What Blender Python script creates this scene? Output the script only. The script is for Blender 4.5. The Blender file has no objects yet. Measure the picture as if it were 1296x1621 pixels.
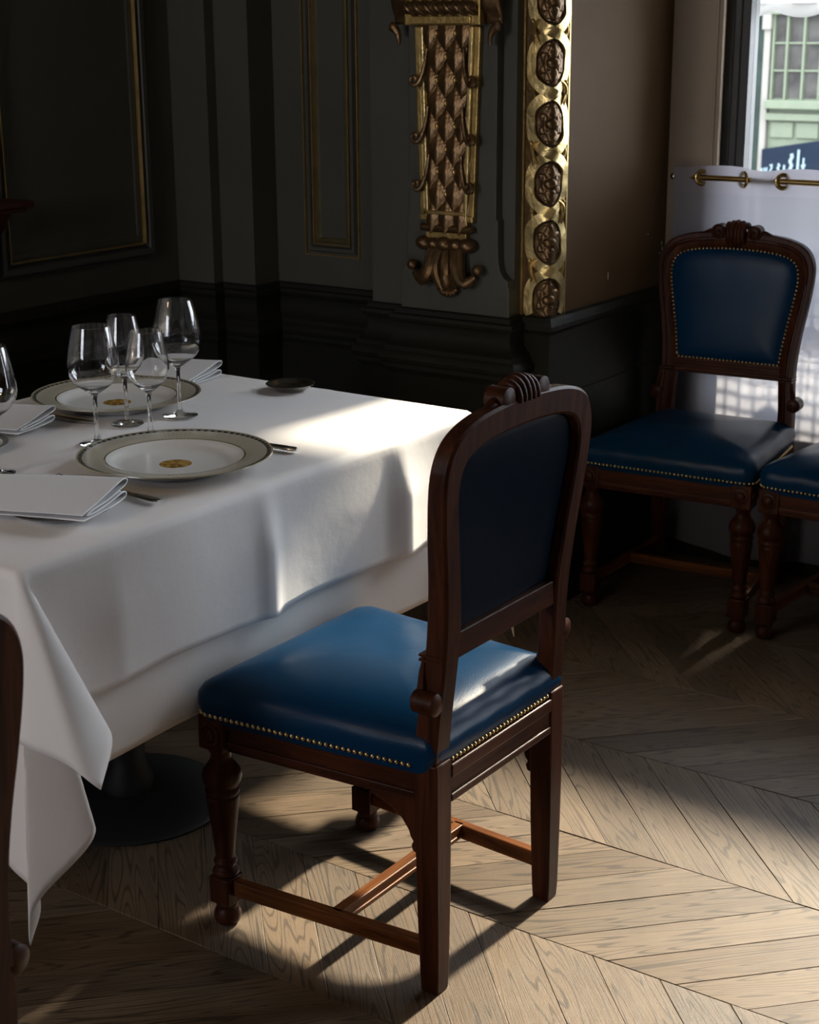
import bpy, bmesh, math, random
from mathutils import Vector, Matrix
random.seed(7)
pi = math.pi
sc = bpy.context.scene
C = sc.collection

# ------------------------------------------------------------------ camera
YAW, PITCH, ROLL, CAMZ = .609, math.atan2(810 - 38, 2558), .006, 1.55
cyw, syw, cp, sp = math.cos(YAW), math.sin(YAW), math.cos(PITCH), math.sin(PITCH)
fwd = Vector((cp * cyw, cp * syw, -sp))
rgt = Vector((syw, -cyw, 0))
upv = rgt.cross(fwd)
r2 = rgt * math.cos(ROLL) - upv * math.sin(ROLL)
u2 = rgt * math.sin(ROLL) + upv * math.cos(ROLL)
cam = bpy.data.objects.new('camera', bpy.data.cameras.new('camera'))
C.objects.link(cam)
cam.matrix_world = Matrix(((r2.x, u2.x, -fwd.x, 0), (r2.y, u2.y, -fwd.y, 0), (r2.z, u2.z, -fwd.z, CAMZ), (0, 0, 0, 1)))
cam.data.sensor_fit = 'VERTICAL'
cam.data.sensor_height = 36
cam.data.sensor_width = 36
cam.data.lens = 2558 / 1621 * 36
cam.data.clip_start = .05
cam.data.dof.use_dof = True
cam.data.dof.focus_distance = 2.95
cam.data.dof.aperture_fstop = 10.0
sc.camera = cam

# ------------------------------------------------------------------ sky, sun, exposure
world = bpy.data.worlds.new('world')
sc.world = world
world.use_nodes = True
bg = world.node_tree.nodes['Background']
bg.inputs['Color'].default_value = (.85, .89, 1.0, 1)
bg.inputs['Strength'].default_value = 4.6
SUN_TAN, SUN_SIDE = .766, .05
sd = bpy.data.lights.new('sun', 'SUN')
sd.energy = 6.6
sd.angle = math.radians(3.0)
sd.color = (1.0, .86, .68)
sun = bpy.data.objects.new('sun', sd)
C.objects.link(sun)
sun.rotation_euler = Vector((-1, SUN_SIDE, -SUN_TAN)).to_track_quat('-Z', 'Y').to_euler()
sun.location = (9, 0, 6)
vs = sc.view_settings
vs.view_transform = 'Standard'
vs.look = 'None'
vs.gamma = 1
vs.use_curve_mapping = False
vs.exposure = 1.22

WX = 4.325          # inner face of the window wall
GX = 4.43           # glass plane
WINS = [(.42, 1.945, .40, 2.40), (-1.35, -.25, .40, 2.40)]     # y0,y1,z0,z1 in window wall
BWIN = (1.9, 2.9, 1.2, 2.3)      # rear wall opening (y0,y1,z0,z1)
def portal(loc, rot, sx, sy):
    l = bpy.data.lights.new('portal', 'AREA')
    l.shape = 'RECTANGLE'; l.size = sx; l.size_y = sy
    l.cycles.is_portal = True
    o = bpy.data.objects.new('window_portal', l); C.objects.link(o)
    o.location = loc; o.rotation_euler = rot
for y0, y1, z0, z1 in WINS:
    portal((GX + .1, (y0 + y1) / 2, (z0 + z1) / 2), (0, pi / 2, 0), z1 - z0, y1 - y0)
portal((-1.72, (BWIN[0] + BWIN[1]) / 2, (BWIN[2] + BWIN[3]) / 2), (0, -pi / 2, 0), BWIN[3] - BWIN[2], BWIN[1] - BWIN[0])

# warm pendant lamps of the dining room, behind the viewpoint
for lx, ly, lz, pw in ((-.9, 2.6, 2.4, 14),):
    l = bpy.data.lights.new('pendant_bulb', 'POINT'); l.energy = pw; l.color = (1.0, .70, .38); l.shadow_soft_size = .12
    o = bpy.data.objects.new('pendant_bulb', l); C.objects.link(o); o.location = (lx, ly, lz)

# ------------------------------------------------------------------ materials
def nt(name):
    m = bpy.data.materials.new(name); m.use_nodes = True
    t = m.node_tree
    return m, t, t.nodes['Principled BSDF'], t.nodes['Material Output']
def N(t, kind, **kw):
    n = t.nodes.new(kind)
    for k, v in kw.items():
        if k.startswith('_'): setattr(n, k[1:], v)
        else: n.inputs[k.replace('__', ' ')].default_value = v
    return n
def coords(t, scale=(1, 1, 1), rot=(0, 0, 0), out='Object'):
    tc = t.nodes.new('ShaderNodeTexCoord')
    mp = t.nodes.new('ShaderNodeMapping')
    mp.inputs['Scale'].default_value = scale; mp.inputs['Rotation'].default_value = rot
    t.links.new(tc.outputs[out], mp.inputs['Vector'])
    return mp
def ramp(t, fac, stops):
    r = t.nodes.new('ShaderNodeValToRGB')
    e = r.color_ramp.elements
    e[0].position, e[0].color = stops[0][0], (*stops[0][1], 1)
    e[1].position, e[1].color = stops[-1][0], (*stops[-1][1], 1)
    for p, c in stops[1:-1]:
        x = e.new(p); x.color = (*c, 1)
    t.links.new(fac, r.inputs['Fac'])
    return r
def bump(t, b, h, strength, dist=.01):
    n = N(t, 'ShaderNodeBump', Strength=strength, Distance=dist)
    t.links.new(h, n.inputs['Height']); t.links.new(n.outputs['Normal'], b.inputs['Normal'])
def simple(name, col, rough=.5, metal=0, spec=.5, var=.12, scale=8, bmp=0, bscale=60, coat=0, stretch=(1, 1, 1)):
    m, t, b, o = nt(name)
    mp = coords(t, stretch)
    n = N(t, 'ShaderNodeTexNoise', Scale=scale, Detail=4.0, Roughness=.6)
    t.links.new(mp.outputs[0], n.inputs['Vector'])
    lo = tuple(max(0, c * (1 - var)) for c in col); hi = tuple(c * (1 + var) for c in col)
    r = ramp(t, n.outputs['Fac'], [(.3, lo), (.7, hi)])
    t.links.new(r.outputs[0], b.inputs['Base Color'])
    b.inputs['Roughness'].default_value = rough
    b.inputs['Metallic'].default_value = metal
    b.inputs['Specular IOR Level'].default_value = spec
    b.inputs['Coat Weight'].default_value = coat
    if bmp:
        n2 = N(t, 'ShaderNodeTexNoise', Scale=bscale, Detail=3.0)
        t.links.new(mp.outputs[0], n2.inputs['Vector'])
        bump(t, b, n2.outputs['Fac'], bmp)
    return m
M = {}
def wood(name, lo, hi, rough=.40, stretch=(1, 1, .07), scale=60):
    m, t, b, o = nt(name)
    mp = coords(t, stretch)
    n = N(t, 'ShaderNodeTexNoise', Scale=scale, Detail=6.0, Roughness=.65, Distortion=.6)
    t.links.new(mp.outputs[0], n.inputs['Vector'])
    r = ramp(t, n.outputs['Fac'], [(.32, lo), (.52, tuple((a + c) / 2 for a, c in zip(lo, hi))), (.72, hi)])
    t.links.new(r.outputs[0], b.inputs['Base Color'])
    b.inputs['Roughness'].default_value = rough
    b.inputs['Specular IOR Level'].default_value = .14
    bump(t, b, n.outputs['Fac'], .08, .002)
    return m
M['wood'] = wood('mahogany', (.018, .005, .0022), (.078, .022, .008))
M['woodx'] = wood('mahogany_cross', (.018, .005, .0022), (.078, .022, .008), stretch=(.07, 1, 1))
M['worny'] = wood('worn_stretcher_wood', (.055, .016, .0045), (.20, .068, .017), stretch=(1, .07, 1))
M['wornx'] = wood('worn_cross_stretcher_wood', (.055, .016, .0045), (.20, .068, .017), stretch=(.07, 1, 1))
M['woody'] = wood('mahogany_deep', (.018, .005, .0022), (.078, .022, .008), stretch=(1, .07, 1))
M['shelfwood'] = wood('dark_shelf_wood', (.03, .010, .006), (.07, .022, .012))
def leather(name, col):
    m, t, b, o = nt(name)
    mp = coords(t)
    n = N(t, 'ShaderNodeTexNoise', Scale=7.0, Detail=5.0, Roughness=.6)
    t.links.new(mp.outputs[0], n.inputs['Vector'])
    r = ramp(t, n.outputs['Fac'], [(.3, tuple(c * .9 for c in col)), (.7, tuple(c * 1.1 for c in col))])
    t.links.new(r.outputs[0], b.inputs['Base Color'])
    b.inputs['Roughness'].default_value = .29
    b.inputs['Specular IOR Level'].default_value = .12
    v = N(t, 'ShaderNodeTexVoronoi', Scale=420.0)
    t.links.new(mp.outputs[0], v.inputs['Vector'])
    n2 = N(t, 'ShaderNodeTexNoise', Scale=9.0, Detail=3.0)
    t.links.new(mp.outputs[0], n2.inputs['Vector'])
    mx = N(t, 'ShaderNodeMath', _operation='MULTIPLY_ADD'); mx.inputs[1].default_value = .12
    t.links.new(v.outputs['Distance'], mx.inputs[0]); t.links.new(n2.outputs['Fac'], mx.inputs[2])
    bump(t, b, mx.outputs[0], .16, .006)
    return m
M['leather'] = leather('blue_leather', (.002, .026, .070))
M['leatherback'] = leather('blue_leather_back_shade', (.0008, .0055, .014))  # darker copy of the blue leather, shade of the chair backs put into colour
M['brass'] = simple('brass_nail', (.62, .46, .22), .35, 1, var=.1)
M['rod'] = simple('brass_rod', (.55, .40, .16), .22, 1, var=.08)
M['silver'] = simple('polished_silver', (.78, .76, .72), .16, 1, var=.05)
M['pewter'] = simple('tarnished_silver', (.50, .47, .42), .17, 1, var=.25, scale=20)
M['paint'] = simple('dark_olive_paint', (.062, .062, .052), .5, spec=.3, var=.10, scale=3, bmp=.05, bscale=40)
M['dado'] = simple('dark_dado_paint', (.013, .0135, .010), .5, spec=.2, var=.15, scale=4, bmp=.06, bscale=50)
M['taupe'] = simple('taupe_paint', (.100, .060, .030), .7, spec=.12, var=.10, scale=3, bmp=.05, bscale=40)
M['reveal'] = simple('grey_taupe_paint', (.36, .30, .24), .7, spec=.2, var=.06, scale=3)
M['frame'] = simple('dark_window_paint', (.045, .048, .048), .4, var=.1)
M['ceil'] = simple('ceiling_plaster', (.30, .28, .25), .7, var=.05)
M['gold'] = simple('gilding', (.52, .36, .13), .36, .9, var=.30, scale=26, bmp=.12, bscale=90)
M['goldpale'] = simple('pale_gilding', (.66, .50, .22), .34, .9, var=.30, scale=30, bmp=.15, bscale=80)
M['bronze'] = simple('bronzed_gilding', (.135, .080, .036), .33, .7, var=.35, scale=40, bmp=.15, bscale=120)
M['goldline'] = simple('gilt_line', (.60, .42, .16), .35, .85, var=.2, scale=20)
M['goldflat'] = simple('dull_gilt_band', (.085, .068, .026), .5, .35, var=.2, scale=20)
M['blackiron'] = simple('black_cast_iron', (.012, .012, .012), .55)
M['cotton'] = simple('black_underside', (.02, .02, .02), .8)
def linen(name, col, bmp=.12):
    m, t, b, o = nt(name)
    mp = coords(t)
    n = N(t, 'ShaderNodeTexNoise', Scale=5.0, Detail=6.0, Roughness=.6)
    t.links.new(mp.outputs[0], n.inputs['Vector'])
    n2 = N(t, 'ShaderNodeTexNoise', Scale=500.0, Detail=2.0)
    t.links.new(mp.outputs[0], n2.inputs['Vector'])
    mx = N(t, 'ShaderNodeMath', _operation='MULTIPLY_ADD'); mx.inputs[1].default_value = .03
    t.links.new(n2.outputs['Fac'], mx.inputs[0]); t.links.new(n.outputs['Fac'], mx.inputs[2])
    r = ramp(t, n.outputs['Fac'], [(.2, tuple(c * .97 for c in col)), (.8, col)])
    t.links.new(r.outputs[0], b.inputs['Base Color'])
    b.inputs['Roughness'].default_value = .75
    b.inputs['Sheen Weight'].default_value = .1
    bump(t, b, mx.outputs[0], bmp, .03)
    return m
M['cloth'] = linen('white_table_linen', (.88, .85, .84), .09)
M['under'] = linen('cream_under_linen', (.84, .80, .77), .10)
M['napkin'] = linen('white_napkin_linen', (.80, .80, .81), .08)
def plank_mat(name, ang):
    m, t, b, o = nt(name)
    tc = t.nodes.new('ShaderNodeTexCoord')
    oi = t.nodes.new('ShaderNodeObjectInfo')
    cmb = t.nodes.new('ShaderNodeCombineXYZ')
    mul = N(t, 'ShaderNodeMath', _operation='MULTIPLY'); mul.inputs[1].default_value = 37.0
    t.links.new(oi.outputs['Random'], mul.inputs[0])
    t.links.new(mul.outputs[0], cmb.inputs[0]); t.links.new(mul.outputs[0], cmb.inputs[1])
    ro = N(t, 'ShaderNodeVectorRotate', _rotation_type='Z_AXIS', Angle=-ang)
    t.links.new(tc.outputs['Object'], ro.inputs['Vector'])
    add = N(t, 'ShaderNodeVectorMath', _operation='ADD')
    t.links.new(ro.outputs[0], add.inputs[0]); t.links.new(cmb.outputs[0], add.inputs[1])
    mp = t.nodes.new('ShaderNodeMapping'); mp.inputs['Scale'].default_value = (1.1, 15, 1)
    t.links.new(add.outputs[0], mp.inputs['Vector'])
    n = N(t, 'ShaderNodeTexNoise', Scale=1.15, Detail=1.5, Roughness=.4, Distortion=.25)
    t.links.new(mp.outputs[0], n.inputs['Vector'])
    w = N(t, 'ShaderNodeMath', _operation='MULTIPLY'); w.inputs[1].default_value = 150.0
    t.links.new(n.outputs['Fac'], w.inputs[0])
    si = N(t, 'ShaderNodeMath', _operation='SINE'); t.links.new(w.outputs[0], si.inputs[0])
    g = ramp(t, si.outputs[0], [(.0, (.92,) * 3), (.62, (.84,) * 3), (.88, (.24,) * 3), (1.0, (.18,) * 3)])
    mp2 = t.nodes.new('ShaderNodeMapping'); mp2.inputs['Scale'].default_value = (9, 620, 1)
    t.links.new(add.outputs[0], mp2.inputs['Vector'])
    n2 = N(t, 'ShaderNodeTexNoise', Scale=1.0, Detail=4.0, Roughness=.7)
    t.links.new(mp2.outputs[0], n2.inputs['Vector'])
    g2 = ramp(t, n2.outputs['Fac'], [(.36, (.55,) * 3), (.52, (1,) * 3)])
    base = ramp(t, oi.outputs['Random'], [(.0, (.108, .070, .040)), (.25, (.178, .121, .074)), (.5, (.130, .086, .051)), (.75, (.190, .136, .090)), (1., (.126, .088, .057))])
    m1 = N(t, 'ShaderNodeMixRGB', _blend_type='MULTIPLY', Fac=.68)
    t.links.new(base.outputs[0], m1.inputs['Color1']); t.links.new(g.outputs[0], m1.inputs['Color2'])
    m2 = N(t, 'ShaderNodeMixRGB', _blend_type='MULTIPLY', Fac=.6)
    t.links.new(m1.outputs[0], m2.inputs['Color1']); t.links.new(g2.outputs[0], m2.inputs['Color2'])
    # worn dirty blotches
    n3 = N(t, 'ShaderNodeTexNoise', Scale=4.5, Detail=5.0, Roughness=.65)
    t.links.new(add.outputs[0], n3.inputs['Vector'])
    g3 = ramp(t, n3.outputs['Fac'], [(.3, (.72,) * 3), (.6, (1.05,) * 3)])
    m3 = N(t, 'ShaderNodeMixRGB', _blend_type='MULTIPLY', Fac=.8)
    t.links.new(m2.outputs[0], m3.inputs['Color1']); t.links.new(g3.outputs[0], m3.inputs['Color2'])
    t.links.new(m3.outputs[0], b.inputs['Base Color'])
    b.inputs['Roughness'].default_value = .46
    b.inputs['Specular IOR Level'].default_value = .4
    bump(t, b, g2.outputs[0], .25, .002)
    return m
M['plankA'] = plank_mat('oak_plank', pi / 4)
M['plankB'] = plank_mat('oak_plank_mirrored', -pi / 4)
M['subfloor'] = simple('dark_subfloor', (.03, .02, .013), .8)
M['oakplain'] = simple('plain_oak_floor', (.13, .085, .05), .5, var=.3, scale=9)
def glassmat(name, rough=0.0):
    m, t, b, o = nt(name)
    b.inputs['Base Color'].default_value = (1, 1, 1, 1)
    b.inputs['Transmission Weight'].default_value = 1
    b.inputs['Roughness'].default_value = rough
    b.inputs['IOR'].default_value = 1.46
    return m
M['crystal'] = glassmat('clear_crystal')
def pane(name):
    m, t, b, o = nt(name)
    t.nodes.remove(b)
    tr = N(t, 'ShaderNodeBsdfTransparent', Color=(.93, .95, .94, 1))
    gl = N(t, 'ShaderNodeBsdfGlossy', Roughness=.02)
    fr = N(t, 'ShaderNodeFresnel', IOR=1.3)
    mx = t.nodes.new('ShaderNodeMixShader')
    t.links.new(fr.outputs[0], mx.inputs[0]); t.links.new(tr.outputs[0], mx.inputs[1]); t.links.new(gl.outputs[0], mx.inputs[2])
    t.links.new(mx.outputs[0], o.inputs['Surface'])
    return m
M['pane'] = pane('window_glass')
def sheer(name, col, alpha):
    m, t, b, o = nt(name)
    t.nodes.remove(b)
    tr = N(t, 'ShaderNodeBsdfTransparent', Color=(1, 1, 1, 1))
    tl = N(t, 'ShaderNodeBsdfTranslucent', Color=(*col, 1))
    df = N(t, 'ShaderNodeBsdfDiffuse', Color=(*col, 1))
    a = N(t, 'ShaderNodeMixShader', Fac=.5); c = N(t, 'ShaderNodeMixShader', Fac=alpha)
    t.links.new(df.outputs[0], a.inputs[1]); t.links.new(tl.outputs[0], a.inputs[2])
    t.links.new(tr.outputs[0], c.inputs[1]); t.links.new(a.outputs[0], c.inputs[2])
    t.links.new(c.outputs[0], o.inputs['Surface'])
    return m
M['sheer'] = sheer('sheer_voile', (.36, .36, .41), .93)
M['hem'] = sheer('folded_voile_hem', (.38, .37, .42), .95)
def plate_mat():
    m, t, b, o = nt('patterned_porcelain')
    tc = t.nodes.new('ShaderNodeTexCoord')
    sx = t.nodes.new('ShaderNodeSeparateXYZ'); t.links.new(tc.outputs['Object'], sx.inputs[0])
    def mth(op, a, bb=None):
        n = N(t, 'ShaderNodeMath', _operation=op)
        for i, v in enumerate((a, bb)):
            if v is None: continue
            if isinstance(v, (int, float)): n.inputs[i].default_value = v
            else: t.links.new(v, n.inputs[i])
        return n.outputs[0]
    r = mth('SQRT', mth('ADD', mth('MULTIPLY', sx.outputs[0], sx.outputs[0]), mth('MULTIPLY', sx.outputs[1], sx.outputs[1])))
    a = mth('ARCTAN2', sx.outputs[1], sx.outputs[0])
    white = (.78, .77, .73)
    rm = ramp(t, mth('DIVIDE', r, .2), [(0, white), (.63, white), (.632, (.16, .12, .05)), (.642, (.16, .12, .05)), (.645, (.44, .40, .31)), (.80, (.46, .42, .33)), (.835, (.50, .47, .40)), (.84, (.20, .19, .16)), (.876, (.20, .19, .16)), (.88, (.42, .36, .22)), (1, white)])
    rm.color_ramp.interpolation = 'CONSTANT'
    # dashes in the dark edge band
    dash = mth('GREATER_THAN', mth('FRACT', mth('MULTIPLY', a, 76 / (2 * pi))), .5)
    inb = mth('MULTIPLY', mth('GREATER_THAN', r, .1685), mth('LESS_THAN', r, .1755))
    mk = mth('MULTIPLY', dash, inb)
    m1 = N(t, 'ShaderNodeMixRGB', Color2=(.018, .018, .02, 1)); t.links.new(mk, m1.inputs['Fac']); t.links.new(rm.outputs[0], m1.inputs['Color1'])
    # small dot pattern on the taupe rim
    dots = mth('MULTIPLY', mth('GREATER_THAN', mth('SINE', mth('MULTIPLY', a, 120)), .35), mth('GREATER_THAN', mth('SINE', mth('MULTIPLY', r, 1500)), .35))
    inr = mth('MULTIPLY', mth('GREATER_THAN', r, .131), mth('LESS_THAN', r, .163))
    m2 = N(t, 'ShaderNodeMixRGB', Color2=(.62, .59, .50, 1)); t.links.new(mth('MULTIPLY', mth('MULTIPLY', dots, inr), .6), m2.inputs['Fac']); t.links.new(m1.outputs[0], m2.inputs['Color1'])
    # gilt medallion in the well
    n = N(t, 'ShaderNodeTexNoise', Scale=130.0, Detail=2.0); t.links.new(tc.outputs['Object'], n.inputs['Vector'])
    gm = ramp(t, n.outputs['Fac'], [(.4, (.22, .11, .02)), (.6, (.48, .29, .06))])
    m3 = N(t, 'ShaderNodeMixRGB'); t.links.new(mth('LESS_THAN', r, .030), m3.inputs['Fac']); t.links.new(m2.outputs[0], m3.inputs['Color1']); t.links.new(gm.outputs[0], m3.inputs['Color2'])
    t.links.new(m3.outputs[0], b.inputs['Base Color'])
    b.inputs['Roughness'].default_value = .16
    return m
M['plate'] = plate_mat()
def bread_mat():
    m, t, b, o = nt('bread_plate_porcelain')
    tc = t.nodes.new('ShaderNodeTexCoord')
    ln = N(t, 'ShaderNodeVectorMath', _operation='LENGTH'); t.links.new(tc.outputs['Object'], ln.inputs[0])
    d = N(t, 'ShaderNodeMath', _operation='DIVIDE'); d.inputs[1].default_value = .1; t.links.new(ln.outputs['Value'], d.inputs[0])
    rm = ramp(t, d.outputs[0], [(0, (.76, .76, .74)), (.74, (.12, .12, .11)), (.86, (.55, .53, .47)), (.95, (.76, .76, .74))])
    rm.color_ramp.interpolation = 'CONSTANT'
    t.links.new(rm.outputs[0], b.inputs['Base Color']); b.inputs['Roughness'].default_value = .18
    return m
M['bread'] = bread_mat()
# outdoors
M['stone'] = simple('pale_limestone', (.19, .178, .155), .8, var=.08, scale=3)
M['greenwood'] = simple('pale_green_joinery', (.105, .125, .080), .6, var=.06)
M['greendark'] = simple('dark_green_strip', (.022, .032, .027), .6, spec=.1, var=.2)
M['shopglass'] = simple('dim_shop_glass', (.045, .042, .038), .5, spec=.15, var=.6, scale=4)
M['signblue'] = simple('navy_sign', (.006, .011, .022), .6, spec=.1)
M['signtext'] = simple('pale_sign_lettering', (.20, .27, .29), .5)
M['street'] = simple('grey_asphalt', (.22, .21, .20), .9, var=.2)
M['canvas'] = sheer('parasol_canvas', (.62, .63, .64), .96)
M['ironwork'] = simple('grey_ironwork', (.16, .16, .165), .5)
M['whiteboard'] = sheer('frosted_white_panel', (.85, .84, .80), .97)

# ------------------------------------------------------------------ mesh helpers
class MB:
    def __init__(s): s.v, s.f = [], []
    def add(s, v, f):
        n = len(s.v); s.v += [tuple(p) for p in v]; s.f += [tuple(i + n for i in q) for q in f]; return s
    def box(s, x0, x1, y0, y1, z0, z1):
        return s.add([(x0, y0, z0), (x1, y0, z0), (x1, y1, z0), (x0, y1, z0), (x0, y0, z1), (x1, y0, z1), (x1, y1, z1), (x0, y1, z1)],
                     [(0, 3, 2, 1), (4, 5, 6, 7), (0, 1, 5, 4), (1, 2, 6, 5), (2, 3, 7, 6), (3, 0, 4, 7)])
    def hexa(s, bot, top):
        return s.add(list(bot) + list(top), [(3, 2, 1, 0), (4, 5, 6, 7), (0, 1, 5, 4), (1, 2, 6, 5), (2, 3, 7, 6), (3, 0, 4, 7)])
    def lathe(s, prof, seg=24, c=(0, 0, 0), closed=False):
        v, f = [], []
        n = len(prof)
        for i in range(seg):
            a = 2 * pi * i / seg
            for r, z in prof: v.append((c[0] + r * math.cos(a), c[1] + r * math.sin(a), c[2] + z))
        for i in range(seg):
            j = (i + 1) % seg
            for k in range(n if closed else n - 1):
                l = (k + 1) % n
                f.append((i * n + k, j * n + k, j * n + l, i * n + l))
        if not closed:
            if prof[0][0] > 1e-6: f.append(tuple(i * n for i in reversed(range(seg))))
            if prof[-1][0] > 1e-6: f.append(tuple(i * n + n - 1 for i in range(seg)))
        return s.add(v, f)
    def tube(s, pts, rad, seg=10, cap=True):
        pts = [Vector(p) for p in pts]; n = len(pts)
        if not isinstance(rad, (list, tuple)): rad = [rad] * n
        v, f = [], []
        ref = None
        for i, p in enumerate(pts):
            d = (pts[min(i + 1, n - 1)] - pts[max(i - 1, 0)]).normalized()
            if ref is None:
                ref = Vector((0, 0, 1)) if abs(d.z) < .9 else Vector((1, 0, 0))
            a = (ref - d * ref.dot(d)).normalized(); b = d.cross(a); ref = a
            for k in range(seg):
                t = 2 * pi * k / seg
                v.append(p + (a * math.cos(t) + b * math.sin(t)) * rad[i])
        for i in range(n - 1):
            for k in range(seg):
                l = (k + 1) % seg
                f.append((i * seg + k, i * seg + l, (i + 1) * seg + l, (i + 1) * seg + k))
        if cap:
            f.append(tuple(reversed(range(seg)))); f.append(tuple((n - 1) * seg + k for k in range(seg)))
        return s.add(v, f)
    def ell(s, c, r, seg=12, rings=8):
        v, f = [], []
        for i in range(rings + 1):
            p = pi * i / rings
            for k in range(seg):
                t = 2 * pi * k / seg
                v.append((c[0] + r[0] * math.sin(p) * math.cos(t), c[1] + r[1] * math.sin(p) * math.sin(t), c[2] + r[2] * math.cos(p)))
        for i in range(rings):
            for k in range(seg):
                l = (k + 1) % seg
                f.append((i * seg + k, (i + 1) * seg + k, (i + 1) * seg + l, i * seg + l))
        return s.add(v, f)
    def prism(s, poly, y0, y1, plane='xz'):
        n = len(poly)
        mk = {'xz': lambda a, b, c: (a, c, b), 'yz': lambda a, b, c: (c, a, b), 'xy': lambda a, b, c: (a, b, c)}[plane]
        return s.add([mk(a, b, y0) for a, b in poly] + [mk(a, b, y1) for a, b in poly],
                     [tuple(range(n)), tuple(reversed(range(n, 2 * n)))] + [(i, i + n, (i + 1) % n + n, (i + 1) % n) for i in range(n)])
    def grid(s, fn, nu, nv, wrapu=False):
        v = [fn(i / (nu if wrapu else nu - 1), j / (nv - 1)) for i in range(nu) for j in range(nv)]
        f = []
        for i in range(nu if wrapu else nu - 1):
            k = (i + 1) % nu
            for j in range(nv - 1): f.append((i * nv + j, k * nv + j, k * nv + j + 1, i * nv + j + 1))
        return s.add(v, f)
    def xf(s, fn):
        s.v = [tuple(fn(p)) for p in s.v]; return s
    def mesh(s, name, smooth=None, merge=1e-5):
        me = bpy.data.meshes.new(name)
        bm = bmesh.new()
        vs_ = [bm.verts.new(p) for p in s.v]
        for q in s.f:
            try: bm.faces.new([vs_[i] for i in q])
            except ValueError: pass
        if merge: bmesh.ops.remove_doubles(bm, verts=bm.verts, dist=merge)
        bmesh.ops.recalc_face_normals(bm, faces=bm.faces)
        bm.to_mesh(me); bm.free()
        if smooth is not None:
            for p in me.polygons: p.use_smooth = True
            me.set_sharp_from_angle(angle=math.radians(smooth))
        return me
    def build(s, name, mat, parent=None, smooth=35, bevel=0, loc=None, rot=None, merge=1e-5, seg=2):
        me = s.mesh(name, smooth, merge)
        me.materials.append(M[mat])
        return link(name, me, parent, bevel, loc, rot, seg)
def link(name, me, parent=None, bevel=0, loc=None, rot=None, seg=2):
    o = bpy.data.objects.new(name, me); C.objects.link(o)
    if parent is not None: o.parent = parent
    if loc: o.location = loc
    if rot: o.rotation_euler = rot
    if bevel:
        b = o.modifiers.new('bevel', 'BEVEL'); b.width = bevel; b.segments = seg; b.limit_method = 'ANGLE'; b.angle_limit = math.radians(40)
    return o
def tag(o, label=None, cat=None, group=None, kind=None):
    for k, v in (('label', label), ('category', cat), ('group', group), ('kind', kind)):
        if v: o[k] = v
    return o
def thing(name, label, cat, loc=(0, 0, 0), rz=0, group=None):
    o = bpy.data.objects.new(name, None); C.objects.link(o)
    o.location = loc; o.rotation_euler = (0, 0, rz); o.empty_display_size = .1
    return tag(o, label, cat, group)
def dup(o, parent=None):
    c = o.copy(); C.objects.link(c)
    if parent is not None:
        c.parent = parent; c.matrix_parent_inverse = o.matrix_parent_inverse.copy()
    for ch in list(o.children): dup(ch, c)
    return c
def struct(o, label): return tag(o, label, None, None, 'structure')
def catmull(P, k=4):
    out = []
    n = len(P)
    for i in range(n - 1):
        p0, p1, p2, p3 = P[max(i - 1, 0)], P[i], P[i + 1], P[min(i + 2, n - 1)]
        for j in range(k):
            t = j / k
            out.append(tuple(.5 * (2 * b + (c - a) * t + (2 * a - 5 * b + 4 * c - d) * t * t + (3 * b - a - 3 * c + d) * t ** 3) for a, b, c, d in zip(p0, p1, p2, p3)))
    out.append(tuple(P[-1]))
    return out
def offset_path(path, d):
    """offset an open polyline to its right-hand side by d, mitred"""
    out = []
    n = len(path)
    for i in range(n):
        ns = []
        for a, b in ((i - 1, i), (i, i + 1)):
            if a < 0 or b >= n: continue
            dx, dy = path[b][0] - path[a][0], path[b][1] - path[a][1]
            l = math.hypot(dx, dy); ns.append((dy / l, -dx / l))
        if len(ns) == 1: nx, ny = ns[0]; k = 1
        else:
            nx, ny = ns[0][0] + ns[1][0], ns[0][1] + ns[1][1]
            k = 2 / max(.2, nx * nx + ny * ny)
        out.append((path[i][0] + nx * d * k, path[i][1] + ny * d * k))
    return out
def sweep_profile(path, prof):
    """prof: (offset into the room, z) from top to bottom"""
    b = MB()
    rows = [[(x, y, z) for x, y in offset_path(path, d)] for d, z in prof]
    n = len(path)
    v = [p for r in rows for p in r]
    f = [(i * n + j, i * n + j + 1, (i + 1) * n + j + 1, (i + 1) * n + j) for i in range(len(prof) - 1) for j in range(n - 1)]
    return b.add(v, f)

# ================================================================== STRUCTURE
CEIL = 3.1
XB, YR, YL = -1.6, -2.2, 3.36
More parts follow.
